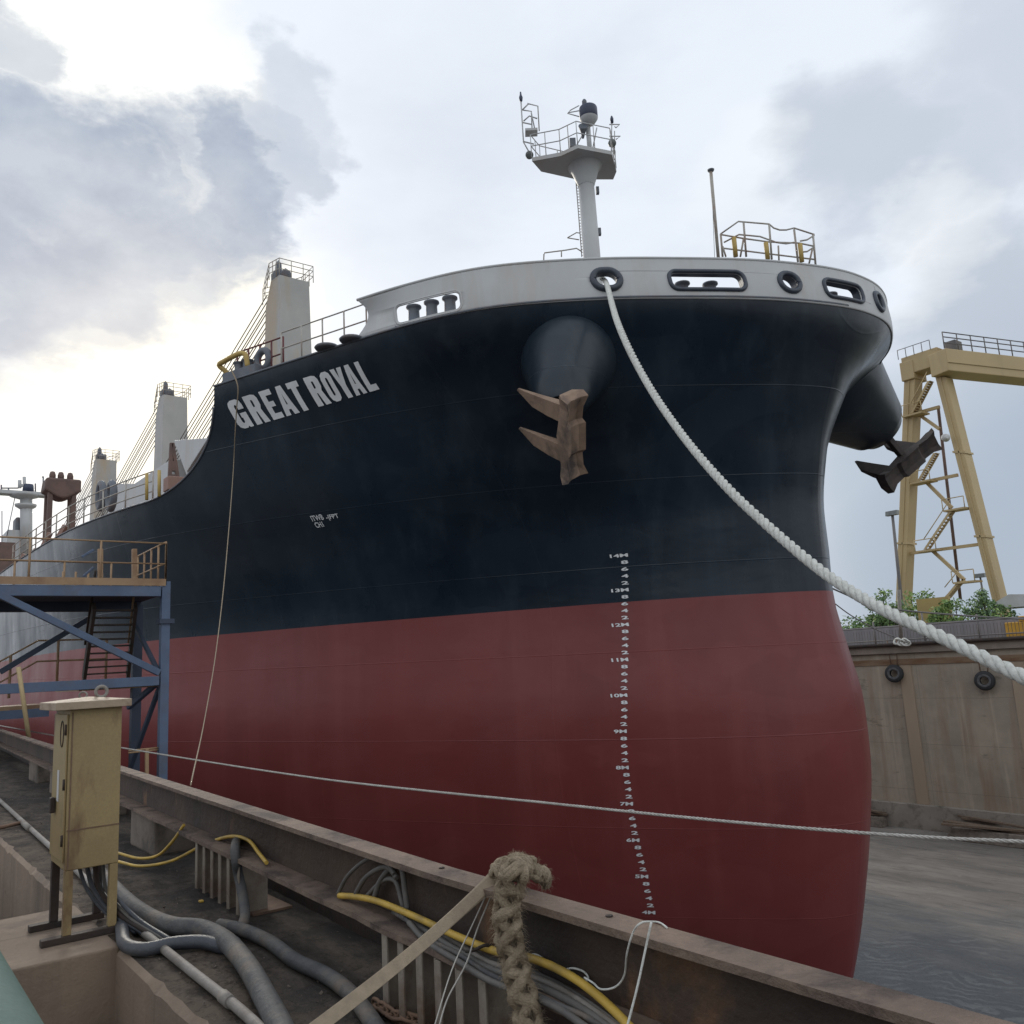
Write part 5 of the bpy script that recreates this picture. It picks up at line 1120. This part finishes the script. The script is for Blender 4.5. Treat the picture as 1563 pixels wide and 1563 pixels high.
run('black_cable', [(712, 1452, 9.93), (724, 1450, 9.95), (740, 1443, 9.97), (752, 1444, 9.96)], 9.9, .007, 'dark', 'short black cable end beside the old rope', 'cable')
ch = empty('rusty_chain', az(610, 1552, ZS), 'rusty heavy chain heaped on the ledge below the plate stool', 'chain')
CP = smooth_path([az(572, 1532, ZS+.02), az(588, 1541, ZS+.03), az(604, 1552, ZS+.02), az(622, 1554, ZS+.03), az(645, 1564, ZS+.02), az(660, 1580, ZS+.02)], 3)
for i in range(len(CP)-1):
    c_, d = (CP[i]+CP[i+1])/2, unit(CP[i+1]-CP[i]); s_ = unit(np.cross(d, ZZ)); up = s_ if i % 2 else unit(np.cross(s_, d)); l = .048; w_ = .024
    MB().tube([c_+d*(l*math.cos(t)*.75+(.25*l if math.cos(t) > 0 else -.25*l))+up*w_*math.sin(t) for t in np.linspace(0, 2*math.pi, 17)[:-1]], .009, 7, closed=True).build('link', 'rust', ch)
# a scrap of yellow hose and litter on the ledge
solo(MB().box(*(lambda q: (q-V(.02, .015, 0), q+V(.02, .015, .014)))(az(307, 1377, ZS))), 'hose_scrap', 'yellow', 'tiny yellow scrap lying on the dark ledge', 'scrap', None, .004)
rg = np.random.RandomState(11); mb = MB()
for k in range(170):
    x = -rg.uniform(2.2, 16); y = rg.uniform(1.5, 2.35); r_ = rg.uniform(.002, .009); c_ = V(x, y, ZS+r_*.3)
    t1 = unit(rg.randn(3)); t2 = unit(np.cross(t1, rg.randn(3))); t3 = np.cross(t1, t2); mb.obox(c_, t1*r_, t2*r_*.7, t3*r_*.4)
o = mb.build('ledge_rubble', 'stone'); o['kind'] = 'stuff'
# ---- green enamelled pipe in the near corner
gp_ = empty('green_rail', (-2.6, .25, 10.2), 'thick pale green painted pipe in the lower left corner', 'pipe')
MB().tube([(-9, .245, 10.28), (0.2, .245, 10.28)], .17, 32).build('tube', 'green', gp_); 
for x in (-4.6, -1.4): MB().tube([(x, .245, 9.3), (x, .245, 10.25)], .05, 12).build('post', 'green', gp_)
# ================================================================== STAIR TOWER between quay and ship
XT = -23.
tw = empty('stair_tower', (XT-1.5, 4.5, 8.5), 'blue steel access tower with tan railings and stairs beside the hull', 'stair tower')
tb = lambda px, py, dx=0.: ax(px, py, XT+dx)
def tbar(a, b, w, h, mt, name, dx=0., dx2=None): return MB().bar(tb(*a, dx), tb(*b, dx if dx2 is None else dx2), w, h).build(name, mt, tw, .01)
pt = tb(250, 888); pbm = tb(256, 1190); MB().box((XT-.11, 6.22, ZF), (XT+.11, 6.43, pt[2]+.0)).build('column', 'blue', tw, .01)
MB().box((XT-.16, 6.16, 12.6), (XT+.18, 6.52, 12.72)).build('splice_plate', 'bluedk', tw)
for x, y in ((XT-2.6, 6.3),): MB().box((x-.12, y-.12, ZF), (x+.12, y+.12, 13.3)).build('column', 'bluedk', tw)
MB().box((XT-.12, -1.5, 13.30), (XT+.12, 6.19, 13.56)).build('deck_beam', 'blue', tw, .01)
MB().box((XT-2.9, -1.5, 13.15), (XT-2.6, 6.4, 13.5)).build('deck_beam', 'bluedk', tw)
MB().box((XT-2.59, -1.5, 13.40), (XT-.13, 6.4, 13.50)).build('deck_plate', 'bluedk', tw)
MB().box((XT+.125, -1.5, 13.57), (XT+.14, 6.3, 13.75)).build('kick_plate', 'tan', tw)
def trail(z_, pts, n, h=1.08, mt='tan', r=.028):
    rail(tw, [V(x, y, z_) for x, y in pts], h, n, (.5, 1.0), r, mt)
trail(13.6, [(XT+.1, -1.5), (XT+.1, 6.3)], 6)
trail(13.6, [(XT+.1, 6.3), (XT-2.7, 6.3)], 5, 1.12)
trail(13.6, [(XT-2.7, 5.6), (XT-2.7, -1.5)], 7, .9)
for y in (4.2, 4.5, 4.8, 5.1): MB().tube([(XT-1.6, y, 13.5), (XT-1.6, y, 14.1)], .03, 5).build('gate_bar', 'tan', tw)
for (a, b) in (((125, 850), (143, 839)), ((127, 880), (143, 866))): tbar(a, b, .06, .06, 'blue', 'rail_bar', -1)
for px in (153, 205): tbar((px, 890), (px, 838), .12, .12, 'tan', 'gate_post', -.6)
MB().box((XT-.12, -1.5, 11.05), (XT+.12, 6.19, 11.28)).build('deck_beam', 'blue', tw, .01)
MB().box((XT-3.2, 4.4, 11.02), (XT-.2, 6.2, 11.12)).build('landing_plate', 'tan', tw)
MB().box((XT-5.2, -1.5, 10.6), (XT-3.0, 4.2, 10.72)).build('landing_plate', 'tan', tw)
MB().box((XT-3.0, -1.5, 10.4), (XT-2.8, 4.2, 10.62)).build('deck_beam', 'blue', tw)
rail(tw, [V(XT-3.0, -1.5, 10.7), V(XT-3.0, 2.9, 10.7), V(XT-3.0, 3.9, 11.3), V(XT-3.0, 5.6, 11.3)], 1.1, 7, (.5, 1.0), .035, 'tan')
tbar((0, 908), (243, 1027), .16, .16, 'blue', 'brace', .05)
tbar((0, 1026), (140, 942), .14, .14, 'bluedk', 'brace', -2.5)
tbar((203, 948), (240, 1022), .10, .10, 'bluedk', 'brace', -2.2, 0)
tbar((243, 1040), (196, 1080), .12, .12, 'blue', 'brace', -.1, -1.5)
tbar((243, 1050), (196, 1180), .10, .10, 'bluedk', 'brace', -.1, -1.8)
st = empty
a0, a1 = tb(144, 925, -.6), tb(207, 925, -.6); b0, b1 = tb(128, 1036, -2.2), tb(195, 1032, -2.2)
sm_ = MB(); sm_.bar(a0, b0, .08, .30); s1_ = sm_.build('stringer', 'dark', tw); sm_ = MB(); sm_.bar(a1, b1, .08, .30); sm_.build('stringer', 'dark', tw)
for t in np.linspace(.06, .94, 10):
    p_, q_ = a0*(1-t)+b0*t, a1*(1-t)+b1*t; MB().bar(p_, q_, .24, .04).build('tread', 'dark', tw)
MB().tube([a1+ZZ*.9, b1+ZZ*.9], .03, 6).build('handrail', 'tan', tw); MB().tube([a0+ZZ*.9, b0+ZZ*.9], .03, 6).build('handrail', 'dark', tw)
# small tan railing at quay level beside the tower foot
rl = empty('edge_railing', (XT, 5.6, 8.4), 'small tan railing at the foot of the blue tower', 'railing')
mb = MB(); A_, B_ = tb(196, 1146, 0), tb(243, 1141, 0)
for dz in (0, -.05, -.8): mb.tube([A_+ZZ*dz, B_+ZZ*dz], .022, 6)
mb.build('rail_bar', 'tan', rl); MB().bar(tb(224, 1143), tb(224, 1200), .08).build('post', 'tan', rl)
solo(MB().tube([tb(28, 1018, .5), tb(44, 1125, .5)], .05, 8), 'leaning_pole', 'woody', 'pale yellow pole leaning in front of the blue tower at the left edge', 'pole')
# ================================================================== ROPES
dep_s = -(CM.T@(BW(sum(ch_round1[:2])/2, .45)-EYE))[2]
mp = [(918, 424, dep_s+.5), (926, 434, dep_s-.1), (944, 496, 18.4), (984, 578, 16.3), (1040, 662, 14.4), (1108, 742, 12.8), (1178, 808, 11.7), (1256, 873, 10.6), (1338, 925, 9.6), (1432, 970, 8.7), (1563, 1034, 7.8), (1680, 1090, 7.2)]
PM = [ad(*q) for q in mp]; d_ = unit(PM[-1]-PM[-2]); PM += [PM[-1]+d_*3-ZZ*.02, PM[-1]+d_*7+ZZ*.03]; PM[-1][2] = max(PM[-1][2], 9.3)
P = smooth_path(PM, 14); mb = MB(); strands(mb, P, .036, .038, .40, 3, 8)
solo(mb, 'mooring_rope', 'ropew', 'thick white twisted mooring rope slung from the bow down to the right', 'mooring rope')
def ptl(p0, d0, p1, d1, mids):   # straight line in space through two seen ends; the middle sags onto the seen places
    A_, B_ = ad(*p0, d0), ad(*p1, d1); out = [A_]
    for px, py in mids:
        t = (px-p0[0])/(p1[0]-p0[0]); inv = (1-t)/d0+t/d1; out.append(ad(px, py, 1/inv))
    return out+[B_]
P = smooth_path(ptl((-20, 1104), 26, (1640, 1292), 7.0, ((90, 1124), (190, 1142), (350, 1168), (500, 1190), (650, 1207), (800, 1222), (1000, 1243), (1200, 1262), (1400, 1277), (1563, 1285)))+[ad(1640, 1292, 7.0)+unit(ad(1640, 1292, 7.0)-ad(-20, 1104, 26))*k for k in (3, 7)], 10); mb = MB(); strands(mb, P, .0085, .0095, .16, 3, 5)
solo(mb, 'tag_line', 'ropet', 'thin white rope stretched level across in front of the red hull', 'rope')
e0 = E_(13.0, .35, .1); P = [e0, ad(358, 640, 27.), ad(352, 760, 24.5), ad(338, 900, 20), ad(318, 1060, 15.5), az(291, 1197, ZT)]
hp = lambda px, py, o: (lambda q: H(q[0], q[1], -1, o))(find(px, py, 13, 19))
hd = lambda px, py, o: ad(px, py, -(CM.T@(H(*find(px, py, 13, 19), -1)-EYE))[2]-o)
P = smooth_path([e0, hd(363, 590, .25), hd(361, 625, .25), hd(359, 660, .3), hd(356, 720, .6), ad(350, 800, 24), ad(341, 900, 20.5), ad(329, 1000, 17), ad(312, 1100, 13.5), az(291, 1198, ZT)], 8)
solo(MB().tube(P, [max(.007, .024-.017*i/len(P)) for i in range(len(P))], 6), 'heaving_line', 'strap', 'thin brown-grey line hanging from the forecastle across the ship name', 'rope')
